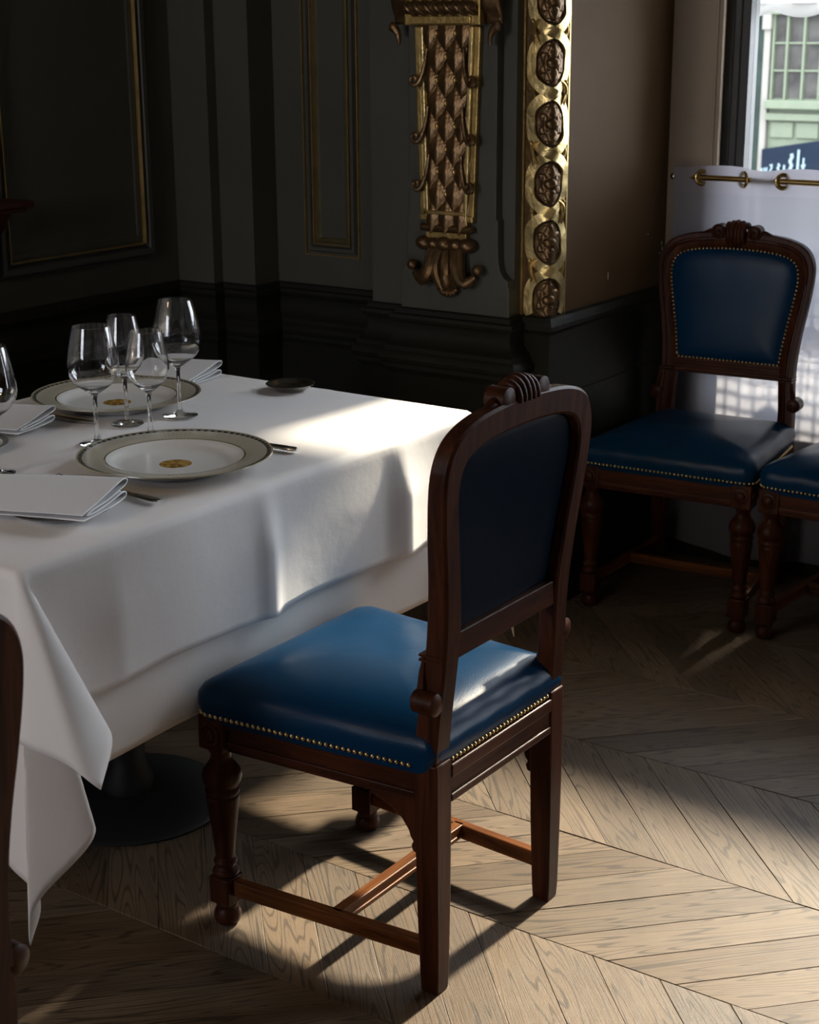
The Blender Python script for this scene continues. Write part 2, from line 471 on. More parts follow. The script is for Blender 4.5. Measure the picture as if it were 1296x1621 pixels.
# ---- floor with chevron planks
fl = MB().box(XB, WX + .1, YR, YL + .05, -.06, -.012).build('floor', 'oakplain', smooth=None)
struct(fl, 'worn oak chevron parquet floor running through the whole room')
def proj(p):
    x = Vector(p) - Vector((0, 0, CAMZ))
    d = x.dot(fwd)
    if d < .1: return None
    return 648 + 2558 * x.dot(r2) / d, 810 - 2558 * x.dot(u2) / d
SEAMS = [.94, 1.30, 1.66, 1.84, 2.20, 2.563, 2.963, 3.364, 3.764, 4.164, 4.42]
SEAMS = [.76, 1.12, 1.48, 1.84, 2.20, 2.563, 2.963, 3.364, 3.764, 4.164, 4.45]
PW = .1285
cands = []
meshes = {}
for ri in range(len(SEAMS) - 1):
    xa, xb = SEAMS[ri], SEAMS[ri + 1]
    L = xb - xa
    sgn = 1 if ri % 2 == 0 else -1        # row 2.563..2.963 runs (1,1)
    # direction: row index of 2.563 is 5
    sgn = 1 if (ri - 5) % 2 == 0 else -1
    g = .0007
    key = (round(L, 3), sgn)
    if key not in meshes:
        dy = sgn * L * .96
        h = .012
        p = [(g, g), (L - g, dy + g), (L - g, dy + PW - g), (g, PW - g)]
        c = (L / 2, dy / 2 + PW / 2)
        p = [(a - c[0], b_ - c[1]) for a, b_ in p]
        k = .988
        b = MB().hexa([(a, q, -h) for a, q in p], [(a, q, -.0012) for a, q in p])
        b.f.pop(1)
        b.add([(a, q, -.0012) for a, q in p] + [(a * .995, q * .985 if abs(q) > 0 else q, 0) for a, q in p], [(0, 1, 5, 4), (1, 2, 6, 5), (2, 3, 7, 6), (3, 0, 4, 7), (4, 5, 6, 7)])
        me = b.mesh('floor_plank', None); me.materials.append(M['plankA' if sgn > 0 else 'plankB'])
        meshes[key] = me, c
    me, c = meshes[key]
    y_off = {5: 1.188 - 10 * PW, 6: 1.222 + 0 - .384 - 10 * PW}.get(ri, random.uniform(0, PW) - 1)
    for k in range(-16, 40):
        y0 = y_off + k * PW
        pc = (xa + c[0], y0 + c[1], 0)
        q = proj(pc)
        if pc[1] < -1.6 or pc[1] > 3.25: continue
        m = 330
        vis = q is not None and -m < q[0] < 1296 + m and -m < q[1] < 1621 + m
        cands.append((q[1] if vis else -1e4 - math.hypot(pc[0] - 2, pc[1] - 1.2), pc, me, sgn))
cands.sort(key=lambda t: -t[0])
for q, pc, me, sg in cands[:300]:
    o = link('floor_plank', me, fl); o.location = (pc[0], pc[1], random.uniform(-.0006, .0006))
for sg, mt in ((1, 'plankA'), (-1, 'plankB')):
    b = MB()
    for q, pc, me, s_ in cands[300:]:
        if s_ == sg: b.add([(v.co.x + pc[0], v.co.y + pc[1], v.co.z) for v in me.vertices], [tuple(p.vertices) for p in me.polygons])
    if b.v: tag(b.build('outlying_planks', mt, fl, smooth=None, merge=0), kind='stuff')
print('planks', len(cands))

# ---- wall plan, left to right as one walks round the room seen from inside
P_LEFT = [(XB, YL), (3.61, YL)]
P_BACK = [(3.61, YL), (3.61, 3.22), (3.65, 3.22), (3.65, 3.095), (3.76, 3.095), (3.76, 2.637), (3.61, 2.637), (3.61, 2.180), (3.65, 2.180), (3.65, 2.10)]
P_RIGHT = [(3.65, 2.10), (WX, 2.10)]
P_DADO = [(XB, YL), (3.61, YL), (3.61, 3.22), (3.65, 3.22), (3.65, 3.095), (3.76, 3.095), (3.76, 2.637), (3.61, 2.637), (3.61, 2.520), (3.58, 2.520), (3.58, 2.178), (3.65, 2.178)]
ZD = .812
def upper(name, path, mat, label, z1=CEIL):
    b = sweep_profile(path, [(0, z1), (0, ZD - .02)])
    out = offset_path(path, -.12)
    n = len(path)
    b.add([(x, y, z1) for x, y in path] + [(x, y, z1) for x, y in out], [(i, i + 1, n + i + 1, n + i) for i in range(n - 1)])
    b.add([(x, y, z1) for x, y in out] + [(x, y, -.06) for x, y in out], [(i, i + 1, n + i + 1, n + i) for i in range(n - 1)])
    return struct(b.build(name, mat, smooth=None), label)
wl = upper('wall_left', P_LEFT, 'paint', 'dark olive panelled wall behind the table on the left')
wb = upper('wall_back', P_BACK, 'paint', 'dark olive stepped wall carrying the gilded pilaster')
wr = upper('wall_right', P_RIGHT, 'taupe', 'taupe painted wall between gilded corner and window')
PROF_A = [(0, ZD + .003), (.010, ZD), (.014, .800), (.022, .797), (.024, .788), (.020, .779), (.012, .774), (.010, .768), (.010, .752), (.014, .735), (.024, .720), (.034, .712), (.034, .700), (.042, .692), (.046, .680), (.042, .668), (.036, .664), (.036, .652), (.026, .640), (.024, .632), (.024, .13), (.034, .118), (.036, -.04)]
PROF_B = [(0, ZD + .003), (.016, ZD), (.022, .802), (.026, .792), (.024, .780), (.014, .772), (.010, .764), (.010, .60), (.0085, .598), (.0085, .595), (.010, .593), (.010, .12), (.018, .112), (.022, .10), (.022, -.04)]
da = struct(sweep_profile(P_DADO, PROF_A).build('baseboard_back', 'dado', smooth=30), 'dark moulded dado running under the panelled walls')
db = struct(sweep_profile([(3.65, 2.178), (3.65, 2.10), (WX, 2.10)], PROF_B).build('baseboard_right', 'dado', smooth=30), 'dark dado with cap moulding below the taupe wall')
# small chips of white plaster on the taupe wall
cb = MB()
for (x, z, w, h) in ((3.975, .872, .002, .02), (4.30, .93, .003, .012), (4.305, .915, .003, .01), (4.29, .905, .002, .006), (4.21, .97, .003, .003)):
    cb.box(x, x + w, 2.0992, 2.1004, z, z + h)
cb.build('plaster_chip', 'cloth', wr, smooth=None)
# ---- applied shaped board carrying the gilded pilaster
half = [(2.507 - 2.362, 1.75), (2.487 - 2.362, 1.062), (2.476 - 2.362, 1.062)]
rb = [(.142, 1.80), (.142, 1.066), (.148, 1.064), (.148, 1.00), (.150, .955), (.156, .930), (.168, .916), (.180, .910), (.180, .892), (.184, .888), (.184, .80)]
poly = [(2.362 - a, z) for a, z in rb] + [(2.350 + min(a, .170), z) for a, z in reversed(rb)]
bd = MB().prism(poly, 3.58, 3.615, 'yz').build('trim_1', 'paint', smooth=None, bevel=.003)
struct(bd, 'dark shaped backing board behind the gilded pilaster')
# ---- gilt panel mouldings
def panel(name, label, frame_pt, a0, a1, z0, z1, lines):
    """frame_pt(a,z,c)->xyz ; lines: (inset, width, height, material)"""
    root = None
    for ins, w, h, mat in lines:
        b = MB()
        A0, A1, Z0, Z1 = a0 + ins, a1 - ins, z0 + ins, z1 - ins
        loops = []
        for q, c in ((0, 0), (w * .25, h), (w * .75, h), (w, 0)):
            loops.append([frame_pt(A0 + q, Z0 + q, c), frame_pt(A1 - q, Z0 + q, c), frame_pt(A1 - q, Z1 - q, c), frame_pt(A0 + q, Z1 - q, c)])
        v = [p for l in loops for p in l]
        f = [(k * 4 + i, k * 4 + (i + 1) % 4, (k + 1) * 4 + (i + 1) % 4, (k + 1) * 4 + i) for k in range(3) for i in range(4)]
        b.add(v, f)
        nm = {'goldline': 'gilt_bead', 'goldflat': 'gilt_band', 'paint': 'moulding'}[mat]
        if root is None:
            root = b.build(name, mat, None, smooth=None); struct(root, label)
        else: b.build(nm, mat, root, smooth=None)
    return root
L1 = [(.009, .026, .014, 'paint'), (0, .006, .010, 'goldline'), (.036, .005, .012, 'goldline'), (.044, .020, .003, 'goldflat')]
panel('trim_2', 'tall narrow gilt-edged wall panel left of the pilaster', lambda a, z, c: (3.76 - c, 2.984 - a, z), 0, .198, .902, 2.6, [(.010, .020, .014, 'paint'), (0, .005, .010, 'goldline'), (.032, .004, .012, 'goldline'), (.038, .016, .003, 'goldflat')])
panel('trim_3', 'wide gilt-edged wall panel in the dark left wall', lambda a, z, c: (2.90 + a, YL - c, z), 0, .61, .895, 2.6, [(.008, .030, .016, 'paint'), (0, .004, .007, 'paint'), (.044, .005, .014, 'goldline'), (.052, .022, .003, 'paint')])
panel('trim_4', 'second gilt-edged wall panel further left on the dark wall', lambda a, z, c: (1.2 + a, YL - c, z), 0, 1.45, .895, 2.6, L1)
# ---- window wall
b = MB()
ylist = [YR]
segs = sorted(WINS)
prev = YR
for y0, y1, z0, z1 in segs:
    b.box(WX, WX + .14, prev, y0 - .02, 0, CEIL); prev = y1 + .02
    b.box(WX, WX + .14, y0 - .02, y1 + .02, z1, CEIL)
    b.box(WX, WX + .14, y0 - .02, y1 + .02, -.02, z0)
b.box(WX, WX + .14, prev, 2.10, 0, CEIL)
ww = struct(b.build('wall_window', 'reveal', smooth=None), 'grey taupe window wall on the right')
struct(MB().box(WX - .014, WX + .02, YR, 2.09, 0, .11).build('baseboard_window', 'dado', smooth=None, bevel=.003), 'dark skirting along the foot of the window wall')
for i, (y0, y1, z0, z1) in enumerate(WINS):
    w = bpy.data.objects.new('window_%d' % (i + 1), None); C.objects.link(w)
    struct(w, ['tall dark framed window behind the half curtain', 'second tall dark framed window further along the window wall'][i])
    f = MB()
    f.box(GX - .035, GX + .03, y1 - .045, y1 + .03, z0, z1).box(GX - .035, GX + .03, y0 - .03, y0 + .045, z0, z1)
    f.box(GX - .035, GX + .03, y0, y1, z1 - .06, z1 + .02).box(GX - .035, GX + .03, y0, y1, z0 - .02, z0 + .08)
    f.build('window_frame', 'frame', w, smooth=None, bevel=.004)
    f = MB()
    f.box(GX - .045, GX - .03, y1 - .022, y1 + .01, z0, z1).box(GX - .05, GX - .03, y1 - .004, y1 + .02, z0, z1)
    f.build('frame_bead', 'frame', w, smooth=None, bevel=.003)
    f = MB().box(WX - .006, WX + .01, y1 + .002, y1 + .014, z0, z1).box(WX - .010, WX + .01, y1 + .014, y1 + .022, z0, z1)
    f.build('architrave_bead', 'reveal', w, smooth=None, bevel=.002)
    ym = (y0 + y1) / 2
    for a, c in ((y0 + .045, y1 - .045),):
        MB().box(GX - .002, GX + .002, a, c, z0 + .08, z1 - .06).build('pane', 'pane', w, smooth=None)
# ---- walls behind the camera, ceiling
b = MB()
y0, y1, z0, z1 = BWIN
b.box(XB - .2, XB, YR, y0, 0, CEIL).box(XB - .2, XB, y1, YL, 0, CEIL).box(XB - .2, XB, y0, y1, 0, z0).box(XB - .2, XB, y0, y1, z1, CEIL)
struct(b.build('wall_behind', 'paint', smooth=None), 'dark wall behind the viewpoint with an open window')
struct(MB().box(XB - .2, WX + .25, YR - .1, YR, 0, CEIL).build('wall_side', 'paint', smooth=None), 'dark side wall opposite the panelled wall')
struct(MB().box(XB - .2, WX + .25, YR - .1, YL + .2, CEIL, CEIL + .1).build('ceiling', 'ceil', smooth=None), 'plain plaster ceiling')

# ================================================================== GILDED PILASTER
PC = 2.362
def pm(p): return (3.58 - p[1], PC - p[0], p[2])      # local (a right, c out, z)
gp = thing('gilded_pilaster', 'gilded tapering pilaster with leaf scales and hanging acanthus drop', 'ornament', (3.58, PC, .85))
gp_inv = Matrix.Translation((-3.58, -PC, -.85))
def gpart(b, name, mat, parent=gp, smooth=35, bevel=0):
    b.xf(pm)
    if parent is gp: b.xf(lambda p: (p[0] - 3.58, p[1] - PC, p[2] - .85))
    else: b.xf(lambda p: (p[0] - 3.58, p[1] - PC, p[2] - .85))
    return b.build(name, mat, parent, smooth, bevel)
def taper(half_t, half_b, zt, zb, c0, c1, b=None):
    b = b or MB()
    return b.hexa([(-half_b, c1, zb), (half_b, c1, zb), (half_b, c0, zb), (-half_b, c0, zb)], [(-half_t, c1, zt), (half_t, c1, zt), (half_t, c0, zt), (-half_t, c0, zt)])
gpart(taper(.062, .054, 1.545, 1.088, 0, .006), 'leaf_field', 'bronze', smooth=None)
# frame strips of the shaft: stepped gilt mouldings on each side
for s in (-1, 1):
    for (i0, i1, c1, mat) in ((.101, .083, .016, 'gold'), (.083, .070, .022, 'goldpale'), (.070, .062, .012, 'gold')):
        j0, j1 = i0 - .018, i1 - .018 * .9
        b = MB().hexa([(s * j0, c1, 1.055), (s * j1, c1, 1.055), (s * j1, 0, 1.055), (s * j0, 0, 1.055)], [(s * i0, c1, 1.545), (s * i1, c1, 1.545), (s * i1, 0, 1.545), (s * i0, 0, 1.545)])
        gpart(b, 'shaft_moulding', mat, smooth=None, bevel=.003)
gpart(MB().box(-.083, .083, 0, .020, 1.055, 1.072), 'shaft_base', 'gold', smooth=None, bevel=.003)
gpart(MB().box(-.062, .062, 0, .026, 1.072, 1.082).box(-.058, .058, 0, .016, 1.082, 1.10), 'shaft_sill', 'gold', smooth=None, bevel=.002)
gpart(MB().box(-.066, .066, 0, .020, 1.046, 1.056), 'neck_block', 'gold', smooth=None, bevel=.002)
gpart(MB().tube([(-.084, .012, 1.037), (-.080, .014, 1.037), (.080, .014, 1.037), (.084, .012, 1.037)], [.004, .0105, .0105, .004], 12), 'bead_roll', 'bronze')
gpart(MB().box(-.064, .064, 0, .020, 1.010, 1.026), 'neck_block', 'gold', smooth=None, bevel=.002)
# cap block with rope bead
gpart(MB().box(-.1145, .1145, 0, .040, 1.547, 1.66), 'cap_block', 'gold', smooth=None, bevel=.003)
gpart(MB().box(-.09, .09, .036, .046, 1.550, 1.570).box(-.09, .09, .036, .046, 1.612, 1.64), 'cap_strip', 'gold', smooth=None, bevel=.002)
gpart(MB().tube([(-.108, .048, 1.590), (-.1, .05, 1.590), (.1, .05, 1.590), (.108, .048, 1.590)], [.006, .016, .016, .006], 14), 'bead_roll', 'bronze')
b = MB()
for k in range(7):
    a = -.09 + k * .03
    b.tube([(a + .016 * math.cos(t) * .9, .05 + .015 * math.sin(t), 1.590 + .015 * -math.cos(t)) for t in [pi * j / 8 for j in range(9)]], .006, 8)
gpart(b, 'rope_twist', 'bronze')
# curled strapwork beside the cap
for s in (-1, 1):
    b = MB()
    def fn(u, v, s=s):
        x = s * (.118 + .045 * v); t = u
        out = .012 + .03 * math.sin(pi * min(1, t * 1.2)) * (1 - .4 * v)
        return (x, out, 1.66 - .11 * t)
    b.grid(fn, 12, 6)
    b.tube([(s * (.15 + .012 * math.cos(t)), .03, 1.545 - t * .012 + .012 * math.sin(t)) for t in [j * .5 for j in range(8)]], [.012, .013, .013, .012, .010, .008, .006, .004], 8)
    o = gpart(b, 'strap_curl', 'bronze')
    m_ = o.modifiers.new('thick', 'SOLIDIFY'); m_.thickness = .004
# leaf scales
def leaf_mesh(w, l):
    b = MB()
    def fn(u, v):
        x = (u - .5) * 2; t = v
        hw = w / 2 * math.sin(pi * min(.98, .16 + .84 * t)) ** .6 * (1 if t < .6 else math.sqrt(max(.0, 1 - ((t - .6) / .4) ** 2)) * .98 + .02)
        c = .004 + .013 * math.sin(pi * t * .75 + .15) * (1 - .55 * x * x) + .0030 * math.exp(-(x / .10) ** 2) + .010 * t * t
        return (x * hw, c, -l * t)
    b.grid(fn, 17, 9)
    return b
lm = leaf_mesh(.066, .108).xf(lambda p: (-p[1], -p[0], p[2])).mesh('leaf', 50); lm.materials.append(M['bronze'])
bead_me = MB().ell((0, 0, 0), (.0055, .0055, .008), 10, 6).mesh('bead', 60); bead_me.materials.append(M['gold'])
for r in range(9):
    z = 1.590 - r * .0575
    if z < 1.13: break
    k = (1.545 - z) / .49
    for a in ((-.029, .029) if r % 2 else (-.050, 0, .050)):
        sc_ = 1 - .15 * k
        o = link('leaf', lm, gp, loc=(-.004 - (r % 2) * .001, -a * sc_, z - .85)); o.scale = (1, .86 if abs(a) > .04 else 1, 1)
        if z - .004 < 1.54 and abs(a) < .04: link('bead', bead_me, gp, loc=(-.020, -a * sc_, z - .004 - .85))
for a in (-.02, .02):
    gpart(MB().ell((a, .012, 1.118), (.016, .012, .022), 12, 8), 'bud', 'bronze')
# side hooks
def hook(s, a0, z0):
    pts = []
    for j in range(8):
        t = j / 7
        pts.append((a0 + .006 + .030 * t ** 1.6, .024 + .012 * t, z0 + .085 - .09 * math.sin(t * pi / 2)))
    for j in range(1, 9):
        t = j / 8 * 1.5 * pi
        r = .013 * (1 - j / 14)
        pts.append((a0 + .037 + r * math.sin(t), .036, z0 - .005 + .013 - r * math.cos(t)))
    n = len(pts)
    return MB().tube([(s * p[0], p[1], p[2]) for p in pts], [.004 + .003 * min(1, i / 6) if i < 10 else .0065 * (1 - (i - 10) / 12) for i in range(n)], 8)
for a0, z0 in ((.050, 1.405), (.047, 1.262), (.044, 1.140)):
    for s in (-1, 1): gpart(hook(s, a0, z0), 'curled_tendril', 'bronze')
# acanthus drop
b = MB()
for a, r in ((-.068, .022), (-.036, .019), (-.004, .023), (.034, .021), (.066, .023)):
    b.ell((a, .020, .996), (r * 1.15, .022, r * .85), 14, 8)
gpart(b, 'acanthus_crown', 'bronze')
def lobe(s):
    out = []
    for off, rr in ((0, .017), (.015, .013), (-.014, .011)):
        pts = []
        for j in range(12):
            t = j / 11
            a = .034 + .012 * t + .050 * t ** 2.2 + off * (1 - t) * .9
            z = .99 - .095 * math.sin(t * pi * .58) + (.020 * max(0, t - .72) / .28)
            pts.append((s * a, .016 + .012 * math.sin(pi * t) + .008 * t, z + (0 if off == 0 else -.004 * t)))
        out.append((pts, [rr * (.75 + .5 * math.sin(pi * j / 11)) * (1 - .25 * j / 11) for j in range(12)]))
    m = MB()
    for p, r in out: m.tube(p, r, 10)
    m.ell((s * .103, .026, .936), (.015, .014, .015), 12, 8)
    return m
for s in (-1, 1): gpart(lobe(s), 'acanthus_leaf', 'bronze')
m = MB()
for a in (-.017, 0, .017):
    pts = [(a * (1 + .9 * math.sin(pi * t)) + .004, .016 + .010 * math.sin(pi * t), .99 - .115 * t) for t in [j / 10 for j in range(11)]]
    m.tube(pts, [.009 + .006 * math.sin(pi * j / 10) for j in range(11)], 10)
m.ell((.004, .020, .905), (.019, .020, .034), 14, 10)
for k in range(7):
    t = pi * (.15 + .7 * k / 6)
    m.ell((.004 + .026 * math.cos(t), .016, .888 - .022 * math.sin(t)), (.010, .010, .011), 10, 6)
gpart(m, 'acanthus_tip', 'bronze')

# ================================================================== GUILLOCHE ON THE CORNER
gx, gy = 3.65, 2.10
gg = thing('gilded_guilloche', 'gilded interlaced guilloche strip with rosettes wrapping the wall corner', 'ornament', (gx, gy, ZD))
RC = .012
def bend(p):
    s, c, z = p
    ell = RC * pi / 4
    if s < -ell: base = (gx, gy + RC + (-s - ell)); n = (-1, 0)
    elif s > ell: base = (gx + RC + (s - ell), gy); n = (0, -1)
    else:
        t = (s + ell) / (2 * ell) * pi / 2
        n = (-math.cos(t), -math.sin(t)); base = (gx + RC + RC * n[0], gy + RC + RC * n[1])
    return (base[0] + n[0] * c - gx, base[1] + n[1] * c - gy, z - ZD)
def gpt(b, name, mat, parent=gg, smooth=40): return b.xf(bend).build(name, mat, parent, smooth)
Z0, PIT, ZT = .859, .149, 1.75
b = MB().grid(lambda u, v: (-.080 + .152 * u, .002, ZD + .003 + (ZT - ZD) * v), 30, 3)
gpt(b, 'ground', 'bronze')
for s0, s1, c in ((-.080, -.072, .010), (.070, .076, .006)):
    b = MB()
    for zz in (0,):
        b.grid(lambda u, v: ((s0, 0), (s0, c), (s1, c), (s1, 0))[round(u * 3)] + (ZD + .003 + (ZT - ZD) * v,), 4, 2)
    b.v = [(p[0], p[1], p[2]) for p in b.v]
    gpt(b, 'edge_bead', 'gold', smooth=None)
for ph in (0, 1):
    b = MB()
    n = int((ZT - ZD - .008) / .0045)
    for wseg in ((0, .5, 0), ):
        def fn(u, v):
            z = ZD + .004 + (ZT - ZD - .006) * u
            t = (z - Z0) / PIT
            sg = 1 if ph == 0 else -1
            s = sg * .0535 * math.sin(pi / 2 * math.cos(pi * t))
            ds = -sg * .0535 * math.cos(pi / 2 * math.cos(pi * t)) * pi / 2 * pi / PIT * math.sin(pi * t)
            l = math.hypot(1, ds); nx, nz = 1 / l, -ds / l
            lift = .010 + .005 * math.sin(2 * pi * t + (0 if ph == 0 else pi)) * (1 if True else 0) * abs(math.sin(pi * t))
            k = int(round(v * 3))
            off, h = [(-.0135, .001), (-.0128, lift), (.0128, lift), (.0135, .001)][k]
            return (s + nx * off, h, min(max(z + nz * off, ZD + .003), ZT))
        b.grid(fn, n, 4)
    gpt(b, 'ribbon', 'goldpale')
for k in range(0, 6):
    zc = Z0 + k * PIT
    b = MB()
    def disc(u, v):
        a = 2 * pi * u
        pr = [(.0, .010), (.30, .010), (.34, .007), (.42, .006), (.80, .0075), (.86, .003), (.93, .003), (1.0, .009), (1.04, .003)][round(v * 8)]
        return (pr[0] * .042 * math.cos(a), pr[1], zc + pr[0] * .053 * math.sin(a))
    b.grid(disc, 36, 9, True)
    ro = gpt(b, 'rosette', 'bronze')
    for j in range(6):
        a = pi / 2 + j * pi / 3
        ca, sa = math.cos(a), math.sin(a)
        pb = MB()
        def pet(u, v):
            t = 2 * pi * u; r = v
            x = .022 + .0160 * r * math.cos(t); y = .0125 * r * math.sin(t) * (1 + .25 * math.cos(3 * t))
            h = .004 + .0085 * math.sqrt(max(0, 1 - r * r)) - .0035 * math.exp(-(x - .021) ** 2 / 2e-5) * (1 - r)
            return ((x * ca - y * sa) * .98, h, zc + (x * sa + y * ca) * 1.28)
        pb.grid(pet, 14, 5, True)
        pb.xf(bend).build('petal', 'bronze', ro, 50)
    bb = MB()
    bb.grid(lambda u, v: (.0115 * math.sin(v * pi / 2) * math.cos(2 * pi * u), .008 + .012 * math.cos(v * pi / 2), zc + .0145 * math.sin(v * pi / 2) * math.sin(2 * pi * u)), 16, 6, True)
    bb.xf(bend).build('boss', 'bronze', ro, 60)
    # leaf fillers in the outer spandrels
    for sgn in (-1, 1):
        f = MB()
        zf = zc + PIT / 2
        if zf > ZT - .03: continue
        pts = [(sgn * (.030 + .026 * t + .008 * math.sin(t * 5)), .004 + .004 * math.sin(pi * t), zf + .030 - .06 * t ** 1.3) for t in [j / 8 for j in range(9)]]
        pts2 = [(sgn * (.030 + .026 * t), .004 + .004 * math.sin(pi * t), zf - .030 + .05 * t) for t in [j / 8 for j in range(9)]]
        f.tube(pts, [.0035 + .004 * math.sin(pi * j / 8) for j in range(9)], 8)
        f.tube(pts2, [.003 + .0025 * math.sin(pi * j / 8) for j in range(9)], 8)
        f.ell((sgn * .052, .007, zf + .026), (.006, .006, .007), 10, 6)
        gpt(f, 'spandrel_leaf', 'gold')

# ================================================================== CHAIR
def make_chair(label):
    t = thing('dining_chair', label, 'chair', group='blue leather dining chairs')
    # front turned legs
    prof = [(.004, 0), (.020, .001), (.0245, .010), (.025, .020), (.021, .030), (.017, .034), (.021, .038), (.019, .043)]
    mid = [(.019, .095), (.024, .100), (.0245, .106), (.020, .111), (.017, .116), (.0215, .121), (.0215, .126), (.017, .131), (.019, .150), (.0225, .185), (.027, .225), (.0295, .246), (.0295, .252), (.026, .255), (.031, .259), (.031, .266), (.027, .270), (.033, .278), (.0355, .290), (.033, .302), (.026, .312), (.019, .322), (.018, .332), (.022, .340), (.024, .346)]
    for s in (-1, 1):
        b = MB().lathe(prof, 20, (s * .213, .213, 0)).lathe(mid, 20, (s * .213, .213, 0))
        x, y = s * .213, .213
        b.box(x - .0225, x + .0225, y - .0225, y + .0225, .043, .095)
        b.box(x - .027, x + .027, y - .027, y + .027, .346, .409)
        lg = b.build('leg', 'wood', t, 38, .0025)
        for (ox, oy, ax) in ((0, 1, 'y'), (s, 0, 'x')):
            r = MB().lathe([(.021, 0), (.021, .003), (.0165, .004), (.015, .0015), (.0125, .0015), (.0115, .006), (.006, .009), (0, .0095)], 18)
            if ax == 'y': r.xf(lambda p: (x + p[0], y + .027 + p[2] - .0005, .378 + p[1]))
            else: r.xf(lambda p, s=s: (x + s * (.027 + p[2] - .0005), y + p[0], .378 + p[1]))
            r.build('rosette', 'wood', lg, 40)
    # back legs
    for s in (-1, 1):
        w = lambda x, y, h: [(x - h, y - h), (x + h, y - h), (x + h, y + h), (x - h, y + h)]
        secs = [(0, .182, -.216, .0165), (.03, .182, -.216, .018), (.16, .182, -.2145, .0205), (.30, .182, -.2135, .022), (.42, .1815, -.2125, .022)]
        b = MB()
        n = len(secs)
        v = [(s * (xx + a[0] - xx), a[1], z) for z, xx, yy, h in secs for a in w(xx, yy, h)]
        f = [(i * 4 + k, i * 4 + (k + 1) % 4, (i + 1) * 4 + (k + 1) % 4, (i + 1) * 4 + k) for i in range(n - 1) for k in range(4)] + [(3, 2, 1, 0), ((n - 1) * 4, (n - 1) * 4 + 1, (n - 1) * 4 + 2, (n - 1) * 4 + 3)]
        b.add(v, f).build('leg', 'wood', t, 30, .003)
        br = [(-.192, .345), (-.192, .255), (-.186, .250), (-.180, .252), (-.177, .262), (-.181, .270), (-.176, .276), (-.172, .288), (-.158, .306), (-.135, .322), (-.105, .332), (-.09, .345)]
        MB().prism(br, s * .182 - .011, s * .182 + .011, 'yz').build('bracket', 'wood', t, 30, .002)
    # rails
    b = MB().box(-.187, .187, .207, .234, .345, .409).box(-.187, .187, .232, .238, .352, .366).box(-.187, .187, .232, .2375, .385, .4085)
    b.build('front_rail', 'woodx', t, None, .0025)
    for s in (-1, 1):
        q = [(s * .2245, .187), (s * .1985, -.192), (s * .1755, -.192), (s * .2015, .187)]
        b = MB().hexa([(x, y, .345) for x, y in q], [(x, y, .409) for x, y in q])
        for z0, z1, o in ((.352, .366, .0045), (.388, .4085, .004)):
            q2 = [(q[0][0] + s * o, q[0][1]), (q[1][0] + s * o, q[1][1]), (q[1][0] - s * .005, q[1][1]), (q[0][0] - s * .005, q[0][1])]
            b.hexa([(x, y, z0) for x, y in q2], [(x, y, z1) for x, y in q2])
        b.build('side_rail', 'woody', t, None, .002)
    MB().box(-.160, .160, -.232, -.207, .340, .409).box(-.160, .160, -.236, -.23, .385, .4085).box(-.160, .160, -.2355, -.23, .342, .356).build('rear_rail', 'woodx', t, None, .0025)
    MB().box(-.19, .19, -.2, .205, .352, .356).build('seat_underside', 'cotton', t, None)
    # stretchers
    for s in (-1, 1):
        q = [(s * .2215, .195), (s * .1925, -.200), (s * .1725, -.200), (s * .2015, .195)]
        MB().hexa([(x, y, .060) for x, y in q], [(x, y, .090) for x, y in q]).build('stretcher', 'worny', t, None, .003)
    b = MB().box(-.196, .196, -.031, -.009, .062, .090).box(-.196, .196, -.034, -.006, .066, .074)
    b.build('stretcher', 'wornx', t, None, .002)
    # cushion
    def outline(hf, hr, yf, yr, rad, n=14):
        pts = []
        cs = [(hf - rad, yf - rad, 0), (-(hf - rad), yf - rad, pi / 2), (-(hr - rad * .6), yr + rad * .6, pi), (hr - rad * .6, yr + rad * .6, 1.5 * pi)]
        ring = []
        for i, (cx, cy, a0) in enumerate(cs):
            rr = rad if i < 2 else rad * .6
            for k in range(6):
                a = a0 + pi / 2 * k / 5
                ring.append((cx + rr * math.cos(a), cy + rr * math.sin(a)))
        out = []
        for i in range(len(ring)):
            p, q = ring[i], ring[(i + 1) % len(ring)]
            d = math.hypot(q[0] - p[0], q[1] - p[1]); m = max(1, int(d / .014))
            for k in range(m): out.append((p[0] + (q[0] - p[0]) * k / m, p[1] + (q[1] - p[1]) * k / m))
        return out
    ol = outline(.243, .206, .242, -.228, .030)
    cy0 = .01
    rings = [(.985, .400), (.995, .410), (1.012, .420), (1.022, .436), (1.016, .450), (.985, .462), (.94, .471), (.87, .4795), (.78, .4865), (.66, .492), (.5, .496), (.34, .4985), (.17, .4995)]
    v, f = [], []
    n = len(ol)
    for k, (s_, z) in enumerate(rings):
        for x, y in ol:
            yy = y - cy0
            # the seat dips a little in the middle, puckers near the corners
            dz = -.004 * max(0, 1 - (x * x + yy * yy) / .02) if k > 8 else 0
            if 2 <= k <= 5: dz += .0016 * math.sin(x * 70 + y * 45)
            v.append((x * s_, cy0 + yy * s_, z + dz))
    for k in range(len(rings) - 1):
        for i in range(n):
            j = (i + 1) % n
            f.append((k * n + i, k * n + j, (k + 1) * n + j, (k + 1) * n + i))
    v.append((0, cy0, .4955)); ci = len(v) - 1
    for i in range(n): f.append(((len(rings) - 1) * n + i, (len(rings) - 1) * n + (i + 1) % n, ci))
    cu = MB().add(v, f).build('seat_cushion', 'leather', t, 80)
    # nail trim
    b = MB()
